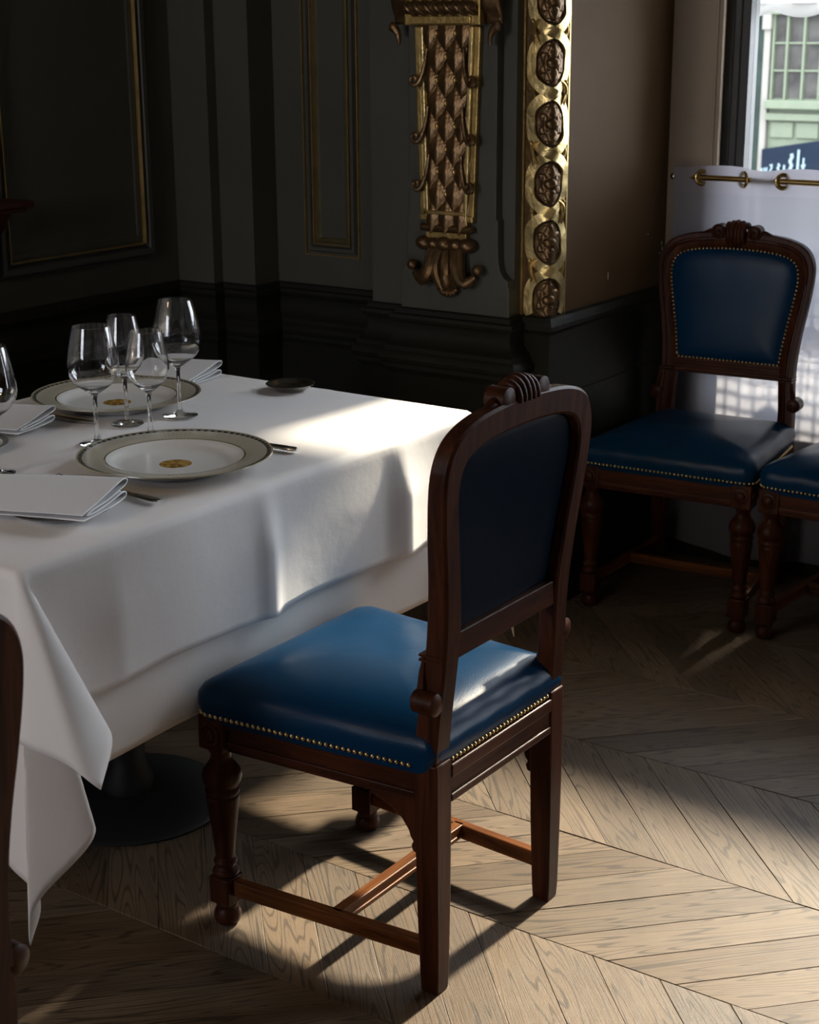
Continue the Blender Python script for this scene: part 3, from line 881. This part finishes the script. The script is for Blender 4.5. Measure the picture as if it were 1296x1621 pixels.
    def walk(pts, step, closed=True):
        out = []; acc = 0
        m = len(pts)
        for i in range(m if closed else m - 1):
            p, q = Vector(pts[i]), Vector(pts[(i + 1) % m])
            d = (q - p).length
            while acc <= d and d > 0:
                out.append((p + (q - p) * (acc / d), (q - p).normalized())); acc += step
            acc -= d
        return out
    for p, d in walk([(x * 1.0 , cy0 + (y - cy0) * 1.0, 0) for x, y in ol], .0112):
        nrm = Vector((d.y, -d.x, 0))
        if abs(abs(p.x) - .182) < .026 and p.y < -.19: continue
        c = p + nrm * .002
        b.ell((c.x, c.y, .4155), (.0042, .0042, .0042), 8, 5)
    tag(b.build('nail_trim', 'brass', cu, 80, merge=0), kind='stuff')
    # back frame
    H = [((.203, .412), (.160, .412)), ((.2015, .50), (.158, .50)), ((.195, .58), (.152, .58)), ((.195, .64), (.150, .64)), ((.2025, .72), (.160, .72)), ((.2155, .80), (.174, .80)),
         ((.2235, .868), (.183, .863)), ((.2225, .912), (.179, .899)), ((.208, .946), (.164, .921)), ((.180, .968), (.138, .933)), ((.130, .983), (.100, .940)), ((.06, .990), (.05, .944)), ((0, .992), (0, .945))]
    full = [tuple(o) + tuple(i) for o, i in H] + [(-o[0], o[1], -i[0], i[1]) for o, i in reversed(H[:-1])]
    full = catmull(full, 4)
    yc = lambda z: -.2125 - .085 * (z - .45)
    th = lambda z: .021 - .005 * max(0, (z - .45) / .5)
    sec = [(0, -.75), (.0, .75), (.06, 1), (.30, 1.0), (.36, .82), (.46, .82), (.52, .98), (.80, .80), (1, .45), (1, -.8), (.9, -1), (.1, -1)]
    v, f = [], []
    m = len(sec)
    for xo, zo, xi, zi in full:
        for k, h in sec:
            x = xo + (xi - xo) * k; z = zo + (zi - zo) * k
            v.append((x, yc(z) + h * th(z), z))
    for i in range(len(full) - 1):
        for k in range(m):
            l = (k + 1) % m
            f.append((i * m + k, i * m + l, (i + 1) * m + l, (i + 1) * m + k))
    f.append(tuple(range(m))); f.append(tuple((len(full) - 1) * m + k for k in reversed(range(m))))
    bf = MB().add(v, f).build('back_frame', 'wood', t, 32)
    # lower rail of the back
    z0, z1 = .590, .634
    b = MB()
    for za, zb, d in ((z0, z1, .014), (z0 + .006, z0 + .016, .018), (z0 + .024, z0 + .034, .017)):
        b.box(-.157, .157, yc(.61) - (d if d == .014 else .01), yc(.61) + d, za, zb)
    b.build('back_rail', 'woodx', t, None, .002)
    # leather of the back
    inn = [(xi, zi) for xo, zo, xi, zi in full if zi > .633]
    inn = [(p[0] * 1.02, p[1] + .003) for p in inn]
    bot = [(x, .632) for x in [(-.150 + .3 * k / 18) for k in range(19)]]
    ring = inn + bot[0:]
    cx, cz = 0, .79
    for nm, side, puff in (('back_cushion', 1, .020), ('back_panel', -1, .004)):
        v, f = [], []
        R = [(1, 0), (.985, .35), (.95, .6), (.88, .78), (.76, .9), (.58, .97), (.36, 1.0)]
        for s_, h in R:
            for x, z in ring:
                X, Zc = x * s_, cz + (z - cz) * s_
                base = yc(Zc) + (.004 if side > 0 else .001)
                v.append((X, base + side * puff * h, Zc))
        n = len(ring)
        for k in range(len(R) - 1):
            for i in range(n):
                j = (i + 1) % n
                f.append((k * n + i, k * n + j, (k + 1) * n + j, (k + 1) * n + i))
        v.append((0, yc(cz) + (.004 if side > 0 else .001) + side * puff, cz))
        for i in range(n): f.append(((len(R) - 1) * n + i, (len(R) - 1) * n + (i + 1) % n, len(v) - 1))
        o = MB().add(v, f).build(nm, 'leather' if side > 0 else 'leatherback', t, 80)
        if side > 0:
            b = MB()
            for p, d in walk([(x * .985, 0, cz + (z - cz) * .985) for x, z in ring], .0112):
                b.ell((p.x, yc(p.z) + .013, p.z), (.004, .0045, .004), 8, 5)
            tag(b.build('nail_trim', 'brass', o, 80, merge=0), kind='stuff')
    # crest carving
    b = MB()
    yk = yc(.99)
    for k in range(5):
        x = (k - 2) * .0135
        h = [.027, .031, .033, .031, .027][k]
        pts = [(x * (1 - .25 * math.cos(a) * (1 if math.cos(a) > 0 else 0)), yk + .006 + (.022) * math.cos(a), .985 + h * math.sin(a)) for a in [-.35 * pi + 1.7 * pi * j / 14 * .8 for j in range(15)]]
        b.tube(pts, [.0045 + .004 * math.sin(pi * min(1, (j + 1) / 15)) for j in range(15)], 10)
    b.ell((0, yk + .018, .968), (.016, .010, .012), 12, 8)
    for s in (-1, 1):
        b.tube([(s * .052, yk - .014, .992), (s * .052, yk - .011, .992), (s * .052, yk + .022, .992), (s * .052, yk + .025, .992)], [.013, .0205, .0205, .016], 20)
        pts = [(s * (.052 + r * math.cos(a)), yk + .024, .992 + r * math.sin(a)) for a, r in [(.6 * pi - j * .42, .0185 * (1 - j / 20)) for j in range(18)]]
        b.tube(pts, .0034, 8)
        b.ell((s * .052, yk + .026, .992), (.005, .004, .005), 10, 6)
        # trailing leaf along the shoulder
        pts = [(s * (.066 + .05 * q), yk + .004, .990 - .004 * q - .014 * q * q) for q in [j / 6 for j in range(7)]]
        b.tube(pts, [.010, .010, .009, .0075, .006, .004, .002], 10)
        pts = [(s * x, yc(z) + th(z) * .95, z) for x, z in ((.115, .968), (.14, .963), (.165, .954), (.185, .940), (.200, .918), (.206, .89), (.206, .86))]
        b.tube(catmull(pts, 3), [.0015 + .005 * math.sin(pi * (j + .5) / 19) for j in range(19)], 8)
    b.build('crest', 'wood', t, 45)
    # post scrolls
    for s in (-1, 1):
        b = MB()
        yb = yc(.53)
        b.tube([(s * .203, yb - .020, .528), (s * .203, yb - .016, .528), (s * .203, yb + .022, .528), (s * .203, yb + .025, .528)], [.013, .0195, .0195, .015], 20)
        pts = [(s * (.203 + r * math.cos(a)), yb + .024, .528 + r * math.sin(a)) for a, r in [(.7 * pi - j * .42, .0165 * (1 - j / 19)) for j in range(17)]]
        b.tube(pts, .003, 8)
        b.tube([(s * .200, yb + .015, .548), (s * .1945, yb + .017, .575), (s * .192, yb + .016, .60)], [.008, .006, .002], 8)
        for z in (.592, .600):
            b.box(min(s * .157, s * .196), max(s * .157, s * .196), yb - .02, yb + .0235, z, z + .004)
        b.build('scroll', 'wood', t, 40)
    return t
c1 = make_chair('blue leather chair with carved crest, sunlit, drawn up to white tablecloth')
c1.location = (2.143, 1.538, 0)
def place(label, x, y, deg):
    c = dup(c1); c.location = (x, y, 0); c.rotation_euler = (0, 0, math.radians(deg)); c['label'] = label
    return c
place('blue leather chair in the corner between dark dado and half curtain', 3.990, 1.818, 94.5)
place('blue leather chair by the curtain cut by the right picture edge', 4.008, 1.298, 90)
place('chair back in dark silhouette at the lower left picture edge', .868, 1.533, 0)
place('dark chair behind the table on its far side by panelled wall', 2.435, 2.965, 180)

# ================================================================== TABLE AND CLOTHS
TX0, TX1, TY0, TY1, TZ = 1.553, 2.795, 1.800, 2.672, .770
tb = thing('dining_table', 'rectangular dining table hidden under two white cloths', 'table', ((TX0 + TX1) / 2, (TY0 + TY1) / 2, 0))
hx, hy = (TX1 - TX0) / 2 - .012, (TY1 - TY0) / 2 - .012
MB().box(-hx, hx, -hy, hy, TZ - .035, TZ - .006).build('table_top', 'woodx', tb, None, .004)
MB().box(-hx + .06, hx - .06, -hy + .06, hy - .06, TZ - .115, TZ - .036).build('apron', 'woodx', tb, None, .003)
MB().lathe([(.05, .03), (.055, .05), (.04, .09), (.035, .3), (.035, .62), (.06, TZ - .125), (.06, TZ - .116)], 24).build('pedestal', 'blackiron', tb, 40)
MB().lathe([(.20, 0), (.21, .006), (.20, .014), (.08, .024), (.05, .032)], 40).build('base', 'blackiron', tb, 40)
def cloth(name, mat, label, z, drops, corner_M, fold, rr=.014, step=.0125, group=None, rip=.05, crease=0):
    """drops: x-,x+,y-,y+ ; corner_M: dict (sx,sy)->mid direction and lateral width"""
    dxn, dxp, dyn, dyp = drops
    def axis(a0, a1, dn, dp):
        o = []
        n = max(2, int(dn / step)); o += [a0 - dn + dn * i / n for i in range(n)]
        n = max(2, int((a1 - a0) / .014)); o += [a0 + (a1 - a0) * i / n for i in range(n)]
        n = max(2, int(dp / step)); o += [a1 + dp * i / n for i in range(n + 1)]
        return o
    U = axis(TX0, TX1, dxn, dxp); V = axis(TY0, TY1, dyn, dyp)
    def fall(o):
        L = rr * pi / 2
        if o < L: return rr * math.sin(o / rr), rr * (1 - math.cos(o / rr))
        return rr, rr + (o - L)
    v = []
    for p in U:
        for q in V:
            ox = TX0 - p if p < TX0 else max(0, p - TX1); oy = TY0 - q if q < TY0 else max(0, q - TY1)
            sx = -1 if p < TX0 else 1; sy = -1 if q < TY0 else 1
            bx, by = min(max(p, TX0), TX1), min(max(q, TY0), TY1)
            if ox > 0 and oy > 0:
                r = math.hypot(ox, oy); th = math.atan2(oy, ox)
                h, d = fall(r)
                Mv, lw, Nd = corner_M[(sx, sy)]
                s = math.sin(2 * th) ** 2
                u = Vector((0, 0, -1)) * (1 - s) + Vector(Mv) * s + Vector(Nd) * lw * math.sin(4 * th)
                # extra ripple inside the corner fold
                u += Vector(Nd) * rip * math.sin(10 * th) * s
                u.normalize()
                x = bx + sx * math.cos(th) * h; y = by + sy * math.sin(th) * h
                k = d
                v.append((x + u.x * k, y + u.y * k, z + u.z * k))
            elif ox > 0 or oy > 0:
                if oy > 0:
                    h, d = fall(oy); dr = dyn if sy < 0 else dyp
                    w = fold('y', sy, p, d / dr) * min(1, (p - TX0) / .05, (TX1 - p) / .05)
                    v.append((p, by + sy * (h + w), z - d))
                else:
                    h, d = fall(ox); dr = dxn if sx < 0 else dxp
                    w = fold('x', sx, q, d / dr) * min(1, (q - TY0) / .05, (TY1 - q) / .05)
                    v.append((bx + sx * (h + w), q, z - d))
            else: v.append((p, q, z + .0006 * math.sin(p * 9) * math.sin(q * 7) + (crease * (max(0, 1 - abs(q - 2.17) / .02) + max(0, 1 - abs(p - 2.108) / .02) + max(0, 1 - abs(p - 2.522) / .02) + max(0, 1 - abs(p - 1.735) / .02)))))
    n = len(V)
    f = [(i * n + j, (i + 1) * n + j, (i + 1) * n + j + 1, i * n + j + 1) for i in range(len(U) - 1) for j in range(n - 1)]
    o = MB().add(v, f).build(name, mat, None, 60, merge=0)
    m = o.modifiers.new('thick', 'SOLIDIFY'); m.thickness = .0016; m.offset = -1
    tag(o, label, 'tablecloth')
    return o
def ridge(x, c, w, sharp=1.0):
    d = abs(x - c) / w
    return max(0, 1 - d) ** (1.6 * sharp)
def fold_top(ax, s, t, k):
    if ax == 'y' and s < 0:
        w = .008 * ridge(t, 2.108, .12) + .012 * ridge(t, 2.108, .035, .7) + .024 * (max(0, 1 - (t - 2.522) / .16) ** 1.5 if t > 2.522 else max(0, 1 - (2.522 - t) / .05) ** 1.4) + .008 * ridge(t, 1.735, .12) + .0035 * math.sin(t * 15 + 2) * k
        return (w + .004) * min(1, k * 2.2)
    return (.010 * math.sin(t * 17) + .008 * math.sin(t * 31 + s) + .010) * k
def fold_under(ax, s, t, k):
    return (.004 * math.sin(t * 13 + s)) * k - .005
dn = (0, 0, -1)
cm_u = {(-1, -1): ((-.07, -.155, -1), .12, (-.75, .65, 0)), (1, -1): ((.10, -.18, -1), .12, (.7, .7, 0)), (-1, 1): ((-.2, .2, -1), .15, (-.7, -.7, 0)), (1, 1): ((.2, .2, -1), .15, (.7, -.7, 0))}
cm_t = {(-1, -1): ((.02, -.46, -.88), .20, (-1, .1, 0)), (1, -1): ((.16, -.22, -.95), .13, (.75, .6, 0)), (-1, 1): ((-.25, .3, -.9), .18, (-.7, -.7, 0)), (1, 1): ((.25, .3, -.9), .18, (.7, -.7, 0))}
cloth('undercloth', 'under', 'longer cream underlay cloth showing below the white top cloth', TZ - .0035, (.455, .38, .378, .378), cm_u, fold_under, rr=.010, rip=.085)
cloth('tablecloth', 'cloth', 'pressed white top tablecloth with sharp fold creases', TZ, (.255, .255, .250, .250), cm_t, fold_top, crease=.0009)
# ironed creases on the table top
TT = TZ + .0022

# ================================================================== TABLEWARE
def lathe_obj(name, prof, mat, loc, seg=48, closed=True, parent=None, smooth=45):
    return MB().lathe(prof, seg, closed=closed).build(name, mat, parent, smooth, loc=loc)
PLP = [(.0, .004), (.095, .004), (.108, .006), (.118, .0135), (.125, .0185), (.15, .0215), (.176, .0255), (.1795, .0265), (.180, .025), (.17, .0215), (.145, .0165), (.122, .012), (.108, .0005), (.104, 0), (.098, .0015), (.0, .0015)]
def charger(label, x, y):
    o = lathe_obj('charger_plate', PLP, 'plate', (x, y, TT), 96)
    return tag(o, label, 'plate', 'service plates on the table')
charger('patterned service plate nearest the sunlit blue chair', 2.117, 2.002)
charger('patterned service plate behind the wine glasses', 2.425, 2.455)
BRP = [(.0, .003), (.055, .003), (.066, .007), (.083, .0115), (.085, .0115), (.085, .0105), (.066, .005), (.056, .0), (.05, .001), (.0, .001)]
def bread(label, x, y):
    return tag(lathe_obj('bread_plate', BRP, 'bread', (x, y, TT), 48), label, 'plate', 'side plates under the napkins')
bread('small side plate under the near folded napkin', 1.787, 1.955)
bread('small side plate cut by the left picture edge', 1.985, 2.430)
# wine glasses
def wineglass(label, x, y, hgt, rb_, rt, rf):
    st = hgt * .43
    out = [(0, .0005), (rf * .97, .0005), (rf, .0016), (rf * .98, .0028), (rf * .6, .004), (rf * .25, .0075), (.0062, .013), (.0044, .024), (.0038, st * .6), (.0042, st - .008), (.0065, st), (.014, st + .005)]
    bowl = []
    hb = hgt - st
    for k in range(1, 15):
        t = k / 14
        if t < .38: r = rb_ * max(.25, math.sqrt(max(0, 1 - ((.38 - t) / .38) ** 2)))
        else:
            q = (t - .38) / .62; r = rb_ + (rt - rb_) * (q ** 1.5)
        bowl.append((r, st + .006 + (hb - .006) * t))
    inner = [(max(.0, r - .0011), z + (.0 if i else .0)) for i, (r, z) in enumerate(bowl)]
    prof = out + bowl + list(reversed(inner)) + [(.012, st + .0095), (0, st + .0085)]
    o = MB().lathe(prof, 56).build('wine_glass', 'crystal', None, 60, loc=(x, y, TT))
    return tag(o, label, 'wine glass', 'wine glasses on the table')
wineglass('large wine glass standing left behind the near service plate', 2.152, 2.238, .232, .0500, .036, .036)
wineglass('smaller wine glass overlapping front of the far service plate, between two others', 2.252, 2.192, .212, .0425, .031, .033)
wineglass('wine glass at the back between the two larger glasses', 2.303, 2.306, .224, .041, .028, .033)
wineglass('large wine glass closest to the far folded napkin', 2.418, 2.267, .243, .0515, .034, .037)
wineglass('wine glass cut by the left picture edge', 1.893, 2.236, .235, .0500, .036, .036)
# napkins: folded sheets
def napkin(label, x, y, ang, prof, length, skew=0, z=TT):
    th = .0022
    P = catmull(prof, 4)
    n = len(P)
    L, R = [], []
    for i in range(n):
        a, b_ = P[max(i - 1, 0)], P[min(i + 1, n - 1)]
        dx, dz = b_[0] - a[0], b_[1] - a[1]; l = math.hypot(dx, dz) or 1
        L.append((P[i][0] - dz / l * th / 2, P[i][1] + dx / l * th / 2)); R.append((P[i][0] + dz / l * th / 2, P[i][1] - dx / l * th / 2))
    loop = L + list(reversed(R))
    m = len(loop)
    v, f = [], []
    K = 13
    for k in range(K):
        t = k / (K - 1)
        for i, (a, h) in enumerate(loop):
            sag = 1 - .28 * t * min(1, h / .02)
            wob = .0015 * math.sin(t * 7 + a * 30)
            v.append((a + skew * t + wob, length * t, max(.0012, h * sag)))
    for k in range(K - 1):
        for i in range(m):
            j = (i + 1) % m
            f.append((k * m + i, k * m + j, (k + 1) * m + j, (k + 1) * m + i))
    f.append(tuple(range(m))); f.append(tuple((K - 1) * m + i for i in reversed(range(m))))
    o = MB().add(v, f).build('napkin', 'napkin', None, 50, loc=(x, y, z), rot=(0, 0, ang), merge=0)
    return tag(o, label, 'napkin', 'folded white napkins')
NP = [(0, .004), (.05, .003), (.11, .003), (.145, .006), (.152, .012), (.140, .016), (.10, .012), (.05, .0085), (.02, .0085), (.012, .011), (.03, .014), (.08, .0165), (.125, .022), (.150, .026), (.158, .032), (.148, .037), (.12, .034), (.06, .024), (.01, .0165), (-.005, .014)]
NPB = [(a, h * .95 + .011) for a, h in NP]
napkin('folded white napkin lying over the near side plate', 1.740, 1.852, math.radians(16), [(a * .95, h * 1.05 + .011) for a, h in NP], .245)
napkin('folded white napkin at the left edge beside far knife', 2.085, 2.388, math.radians(13), [(a * .85, h * .9 + .010) for a, h in NP], .20)
napkin('folded white napkin beyond the tallest glass by dark wall', 2.640, 2.440, math.radians(8), [(a * .85, h) for a, h in NP], .20)
# cutlery
def fork(label, x, y, ang):
    t = thing('fork', label, 'fork', (x, y, TT), ang)
    b = MB()
    def hw(u):
        # half width along 0..1 (0 = handle end)
        pts = [(0, .006), (.04, .0105), (.12, .0088), (.45, .0036), (.62, .0034), (.70, .0075), (.76, .0115), (.80, .012)]
        for (a, p), (c, q) in zip(pts, pts[1:]):
            if u <= c: return p + (q - p) * (u - a) / (c - a)
        return pts[-1][1]
    Lh = .268
    zf = lambda u: .0035 + .010 * max(0, 1 - abs(u - .62) / .38) ** 1.5
    n = 26
    v, f = [], []
    for i in range(n):
        u = .80 * i / (n - 1)
        for s_, h in ((-1, 0), (-.8, .0018), (.8, .0018), (1, 0), (.8, -.0012), (-.8, -.0012)):
            v.append((s_ * hw(u), Lh * u, zf(u) + h))
    for i in range(n - 1):
        for k in range(6):
            l = (k + 1) % 6
            f.append((i * 6 + k, i * 6 + l, (i + 1) * 6 + l, (i + 1) * 6 + k))
    f.append(tuple(range(6))); f.append(tuple((n - 1) * 6 + k for k in reversed(range(6))))
    b.add(v, f).build('handle', 'silver', t, 50)
    for k in range(4):
        x0 = (-.009 + .006 * k)
        MB().tube([(x0, Lh * .79, zf(.79)), (x0, Lh * .87, zf(.87) - .001), (x0, Lh * .95, zf(.95) + .0005), (x0 * 1.02, Lh, zf(1) + .003)], [.0020, .0019, .0016, .0008], 8).build('tine', 'silver', t, 60)
    return t
fork('silver fork half hidden by the near napkin and plate', 1.921, 1.858, math.radians(-2.5))
def knife(label, x, y, ang, mat='silver'):
    t = thing('knife', label, 'knife', (x, y, TT), ang)
    h = MB()
    secs = [(0, .004, .003), (.006, .0085, .0045), (.03, .0085, .0045), (.08, .0070, .0042), (.095, .006, .0040), (.10, .0072, .0045)]
    m = 12
    v, f = [], []
    for y_, w, hh in secs:
        for k in range(m):
            a = 2 * pi * k / m
            v.append((w * math.cos(a), y_, .0052 + hh * math.sin(a)))
    for i in range(len(secs) - 1):
        for k in range(m):
            l = (k + 1) % m
            f.append((i * m + k, i * m + l, (i + 1) * m + l, (i + 1) * m + k))
    f.append(tuple(range(m))); f.append(tuple((len(secs) - 1) * m + k for k in reversed(range(m))))
    h.add(v, f).build('handle', mat, t, 50)
    pl = [(-.006, .10), (.006, .10), (.010, .112), (.0105, .19), (.006, .215), (-.002, .225), (-.007, .215), (-.0075, .11)]
    MB().prism(pl, .0035, .0058, 'xy').build('blade', mat, t, None, .0006)
    return t
knife('silver table knife tucked right of the near service plate', 2.318, 1.876, math.radians(3))
knife('dark shaded knife in front of the far service plate', 2.252, 2.585, math.radians(180 + 3), 'pewter')
# small silver dish
dish = lathe_obj('silver_dish', [(0, .003), (.030, .003), (.040, .006), (.047, .0125), (.0535, .0145), (.0555, .0135), (.0545, .012), (.048, .0095), (.041, .003), (.036, .0), (0, .0005)], 'pewter', (2.748, 2.238, TT), 56)
tag(dish, 'small round tarnished silver dish near the far table edge', 'dish')

# ================================================================== CURTAIN, ROD
RX, RZ = 4.292, 1.130
rod = thing('curtain_rod', 'thin brass curtain rod with ball end', 'curtain rod', (RX, 1.2, RZ))
MB().tube([(0, .855, 0), (0, -.75, 0)], .0082, 14).build('rail', 'rod', rod, 60)
MB().ell((0, .865, 0), (.010, .010, .010), 14, 10).build('ball_end', 'silver', rod, 80)
for y in (.845, -.72):
    MB().tube([(0, y, 0), (.02, y, 0), (.05, y, 0)], .005, 8).build('bracket', 'rod', rod, 60)
GR = [1.975, 1.850, 1.735, 1.615, 1.50, 1.385, 1.27, 1.155, 1.04, .925, .81, .695, .58]
def cwave(y):
    """x offset of the fabric: +1 behind the rod (outside), -1 in front"""
    if y > GR[0]: return -math.sin(pi * min(1, (y - GR[0]) / .16))
    for i in range(len(GR) - 1):
        if GR[i] >= y >= GR[i + 1]:
            return (1 if i % 2 == 0 else -1) * math.sin(pi * (GR[i] - y) / (GR[i] - GR[i + 1]))
    return 0
YC0, YC1, ZC0, ZC1 = 2.058, .56, .035, 1.163
def cur(z0, z1, dx=0):
    def fn(u, v):
        y = YC0 + (YC1 - YC0) * u; z = z0 + (z1 - z0) * v
        k = (z - ZC0) / (ZC1 - ZC0)
        amp = (.014 + .002 * math.sin(y * 9)) * (.12 + .88 * max(0, (k - .25) / .75) ** 1.6)
        x = RX + amp * cwave(y + .012 * (1 - k) * math.sin(9 * k)) + (1 - k) * .012 + .003 * (1 - k) * math.sin(y * 47 + z * 3) + dx
        zz = z
        if v == 1 and z1 == ZC1: zz = z - .004 * max(0, -cwave(y)) + .002 * cwave(y)
        if v == 0 and z0 == ZC0: zz = z + .012 * math.sin(y * 13)
        return (min(x, WX - .006), y, zz)
    return fn
ct = thing('half_curtain', 'sheer grey-white half curtain hanging on brass rod at window', 'curtain', (RX, 1.3, 0))
def off(b): return b.xf(lambda p: (p[0] - RX, p[1] - 1.3, p[2]))
off(MB().grid(cur(ZC0, ZC1 - .075), 220, 24)).build('voile', 'sheer', ct, 70, merge=0)
off(MB().grid(cur(ZC1 - .075, ZC1, -.0006), 220, 6)).build('header_hem', 'hem', ct, 70, merge=0)
for i, y in enumerate(GR):
    s = 1 if i % 2 == 0 else -1
    n = Vector((-.75, -s * .66, 0)).normalized()
    a = Vector((-n.y, n.x, 0)); b3 = Vector((0, 0, 1))
    b = MB()
    b.grid(lambda u, v: tuple(Vector((0, y - 1.3, RZ)) + (a * math.cos(2 * pi * u) + b3 * math.sin(2 * pi * u)) * (.0180 + .0065 * math.cos(2 * pi * v)) + n * .004 * math.sin(2 * pi * v)), 28, 9, True)
    b.build('grommet', 'rod', ct, 70)

# ================================================================== WALL SHELF at far left
sh = thing('wall_shelf', 'dark reddish wooden shelf end on the left wall', 'shelf', (2.74, YL, 1.08))
MB().box(-.35, .205, -.12, 0, .020, .036).box(-.34, .190, -.11, 0, .008, .02).build('shelf_board', 'shelfwood', sh, None, .004)
MB().prism([(0, .008), (-.09, .008), (-.07, -.03), (-.03, -.07), (-.02, -.16), (0, -.18)], .12, .15, 'yz').build('bracket', 'shelfwood', sh, None, .003)
MB().prism([(0, .008), (-.09, .008), (-.07, -.03), (-.03, -.07), (-.02, -.16), (0, -.18)], -.30, -.27, 'yz').build('bracket', 'shelfwood', sh, None, .003)

# ================================================================== OUTDOORS
SZ = -.50
st = struct(MB().box(WX + .14, 24, -9, 16, SZ - .1, SZ).build('street', 'street', smooth=None), 'grey street outside the window')
FX = 16.0
K = FX / 11
fa = thing('shopfront', 'pale stone and green shopfront across the street', 'building', (FX, 6, SZ))
def fz(z): return CAMZ - (CAMZ - z) * K
def fbox(name, mat, y0, y1, z0, z1, d0, d1, parent=fa, bevel=.008):
    """y,z given on the 11 m plane; d = projection towards us"""
    ya, yb = sorted((y0 * K, y1 * K))
    b = MB().box(FX - d1, FX - d0, ya, yb, fz(z0), fz(z1))
    return b.xf(lambda p: (p[0] - FX, p[1] - 6, p[2] - SZ)).build(name, mat, parent, None, bevel)
MB().box(0, .4, -7, 5, 0, 4.6).build('wall', 'stone', fa, None)
fbox('stone_pier', 'stone', 4.83, 5.3, .141, 2.2, 0, .10)
fbox('stone_column', 'stone', 4.694, 4.781, .141, 2.2, 0, .07)
fbox('column_capital', 'stone', 4.68, 4.795, 1.52, 1.62, 0, .11)
fbox('dark_strip', 'greendark', 4.625, 4.700, .141, 2.2, 0, .05)
fbox('thin_column', 'stone', 4.580, 4.627, .141, 2.2, 0, .08)
fbox('column_capital', 'stone', 4.570, 4.637, 1.50, 1.60, 0, .11)
fbox('shop_wall', 'greenwood', 3.2, 4.578, .141, 2.2, 0, .03)
yy = [4.560, 4.460, 4.338, 4.215, 4.09, 3.97, 3.85]
for a, c in zip(yy, yy[1:]):
    for z0, z1 in ((1.045, 1.222), (1.234, 1.405), (1.417, 1.600)):
        fbox('pane', 'shopglass', a - .014, c + .014, z0, z1, .03, .035, bevel=0)
for a in yy: fbox('window_mullion', 'greenwood', a - .009, a + .009, 1.03, 1.63, .03, .07)
for z in (1.228, 1.411): fbox('glazing_bar', 'greenwood', 3.85, 4.56, z - .007, z + .007, .03, .06)
fbox('window_head', 'greenwood', 3.8, 4.578, 1.60, 1.68, .03, .12)
fbox('window_sill', 'greenwood', 3.8, 4.578, .975, 1.035, .03, .16)
fbox('ledge', 'greenwood', 3.8, 4.578, .895, .945, .03, .11)
for a, c in ((4.55, 4.385), (4.36, 4.20), (4.175, 4.01)): fbox('panel', 'greenwood', a, c, .775, .885, .03, .055)
def tilt(z, y): return fz(z + .17 * (4.45 - y))
bsg = MB()
ya, yb = 3.9, 4.575
bsg.hexa([(FX - .16, ya * K, tilt(.40, ya)), (FX - .05, ya * K, tilt(.40, ya)), (FX - .05, yb * K, tilt(.40, yb)), (FX - .16, yb * K, tilt(.40, yb))], [(FX - .16, ya * K, tilt(.722, ya)), (FX - .05, ya * K, tilt(.722, ya)), (FX - .05, yb * K, tilt(.722, yb)), (FX - .16, yb * K, tilt(.722, yb))])
bsg.xf(lambda p: (p[0] - FX, p[1] - 6, p[2] - SZ)).build('signboard', 'signblue', fa, None, .008)
# pale lettering and figures on the sign (too blurred to read: strokes as seen)
def glyph(pts, w):
    b = MB()
    b.tube([(FX - .165, y * K, tilt(z - .01, y)) for y, z in pts], w, 8)
    b.xf(lambda p: (p[0] - FX, p[1] - 6, p[2] - SZ)).build('sign_lettering', 'signtext', fa, 60)
for y in (4.565, 4.545, 4.528): glyph([(y, .60), (y, .545)], .009)
glyph([(4.505, .61), (4.492, .615), (4.492, .59), (4.505, .565), (4.505, .548), (4.488, .548)], .010)
glyph([(4.445, .615), (4.435, .60), (4.448, .585), (4.435, .565), (4.448, .55)], .012)
glyph([(4.40, .60), (4.40, .55)], .012)
glyph([(4.352, .67), (4.345, .65), (4.36, .62), (4.345, .59), (4.36, .56), (4.35, .55)], .018)
glyph([(4.300, .69), (4.302, .545)], .013)
glyph([(4.262, .63), (4.262, .55)], .010)
glyph([(4.275, .585), (4.262, .545), (4.249, .585)], .010)
fbox('cornice', 'stone', 2, 5.6, 2.2, 2.3, 0, .4)
# canvas awning with scalloped valance over the terrace
aw = thing('terrace_awning', 'grey-white canvas awning edge with scallops outside the window', 'awning', (4.84, 1.6, 1.575))
AY0, AY1 = -.4, 3.4
def canv(u, v):
    y = AY0 + (AY1 - AY0) * u
    return (.9 * v, y - 1.6, .03 + .15 * v)
o = MB().grid(canv, 12, 3).build('canvas', 'canvas', aw, 60, merge=0); o.modifiers.new('t', 'SOLIDIFY').thickness = .003
nsc = 22
def val(u, v):
    y = AY0 + (AY1 - AY0) * u
    return (.004 * math.sin(y * 40), y - 1.6, .03 - v * (.022 + .020 * abs(math.sin(u * nsc * pi))))
o = MB().grid(val, nsc * 12 + 1, 3).build('valance', 'canvas', aw, 60, merge=0); o.modifiers.new('t', 'SOLIDIFY').thickness = .003
for y in (AY0 + .1, AY1 - .1):
    MB().tube([(.78, y - 1.6, .15), (.78, y - 1.6, SZ - 1.575)], .018, 10).build('post', 'ironwork', aw, 60)
# grille in front of the lower window
gr = thing('window_grille', 'square ironwork grille outside the lower window behind curtain', 'grille', (4.56, 1.2, -.02))
vb = MB().box(-.004, .004, -.004, .004, 0, .93).mesh('vertical_bar'); vb.materials.append(M['ironwork'])
hb = MB().box(-.004, .004, -.72, .72, -.0035, .0035).mesh('horizontal_bar'); hb.materials.append(M['ironwork'])
for k in range(32): link('vertical_bar', vb, gr, loc=(0, -.70 + k * .0455, 0))
for k in range(21): link('horizontal_bar', hb, gr, loc=(0, 0, .01 + k * .0455))
MB().tube([(-.006, .53, .67), (.006, .53, .67)], .040, 20).build('shading_disc', 'ironwork', gr, 60)  # added disc, stands in for an unidentified round shape darkening the curtain
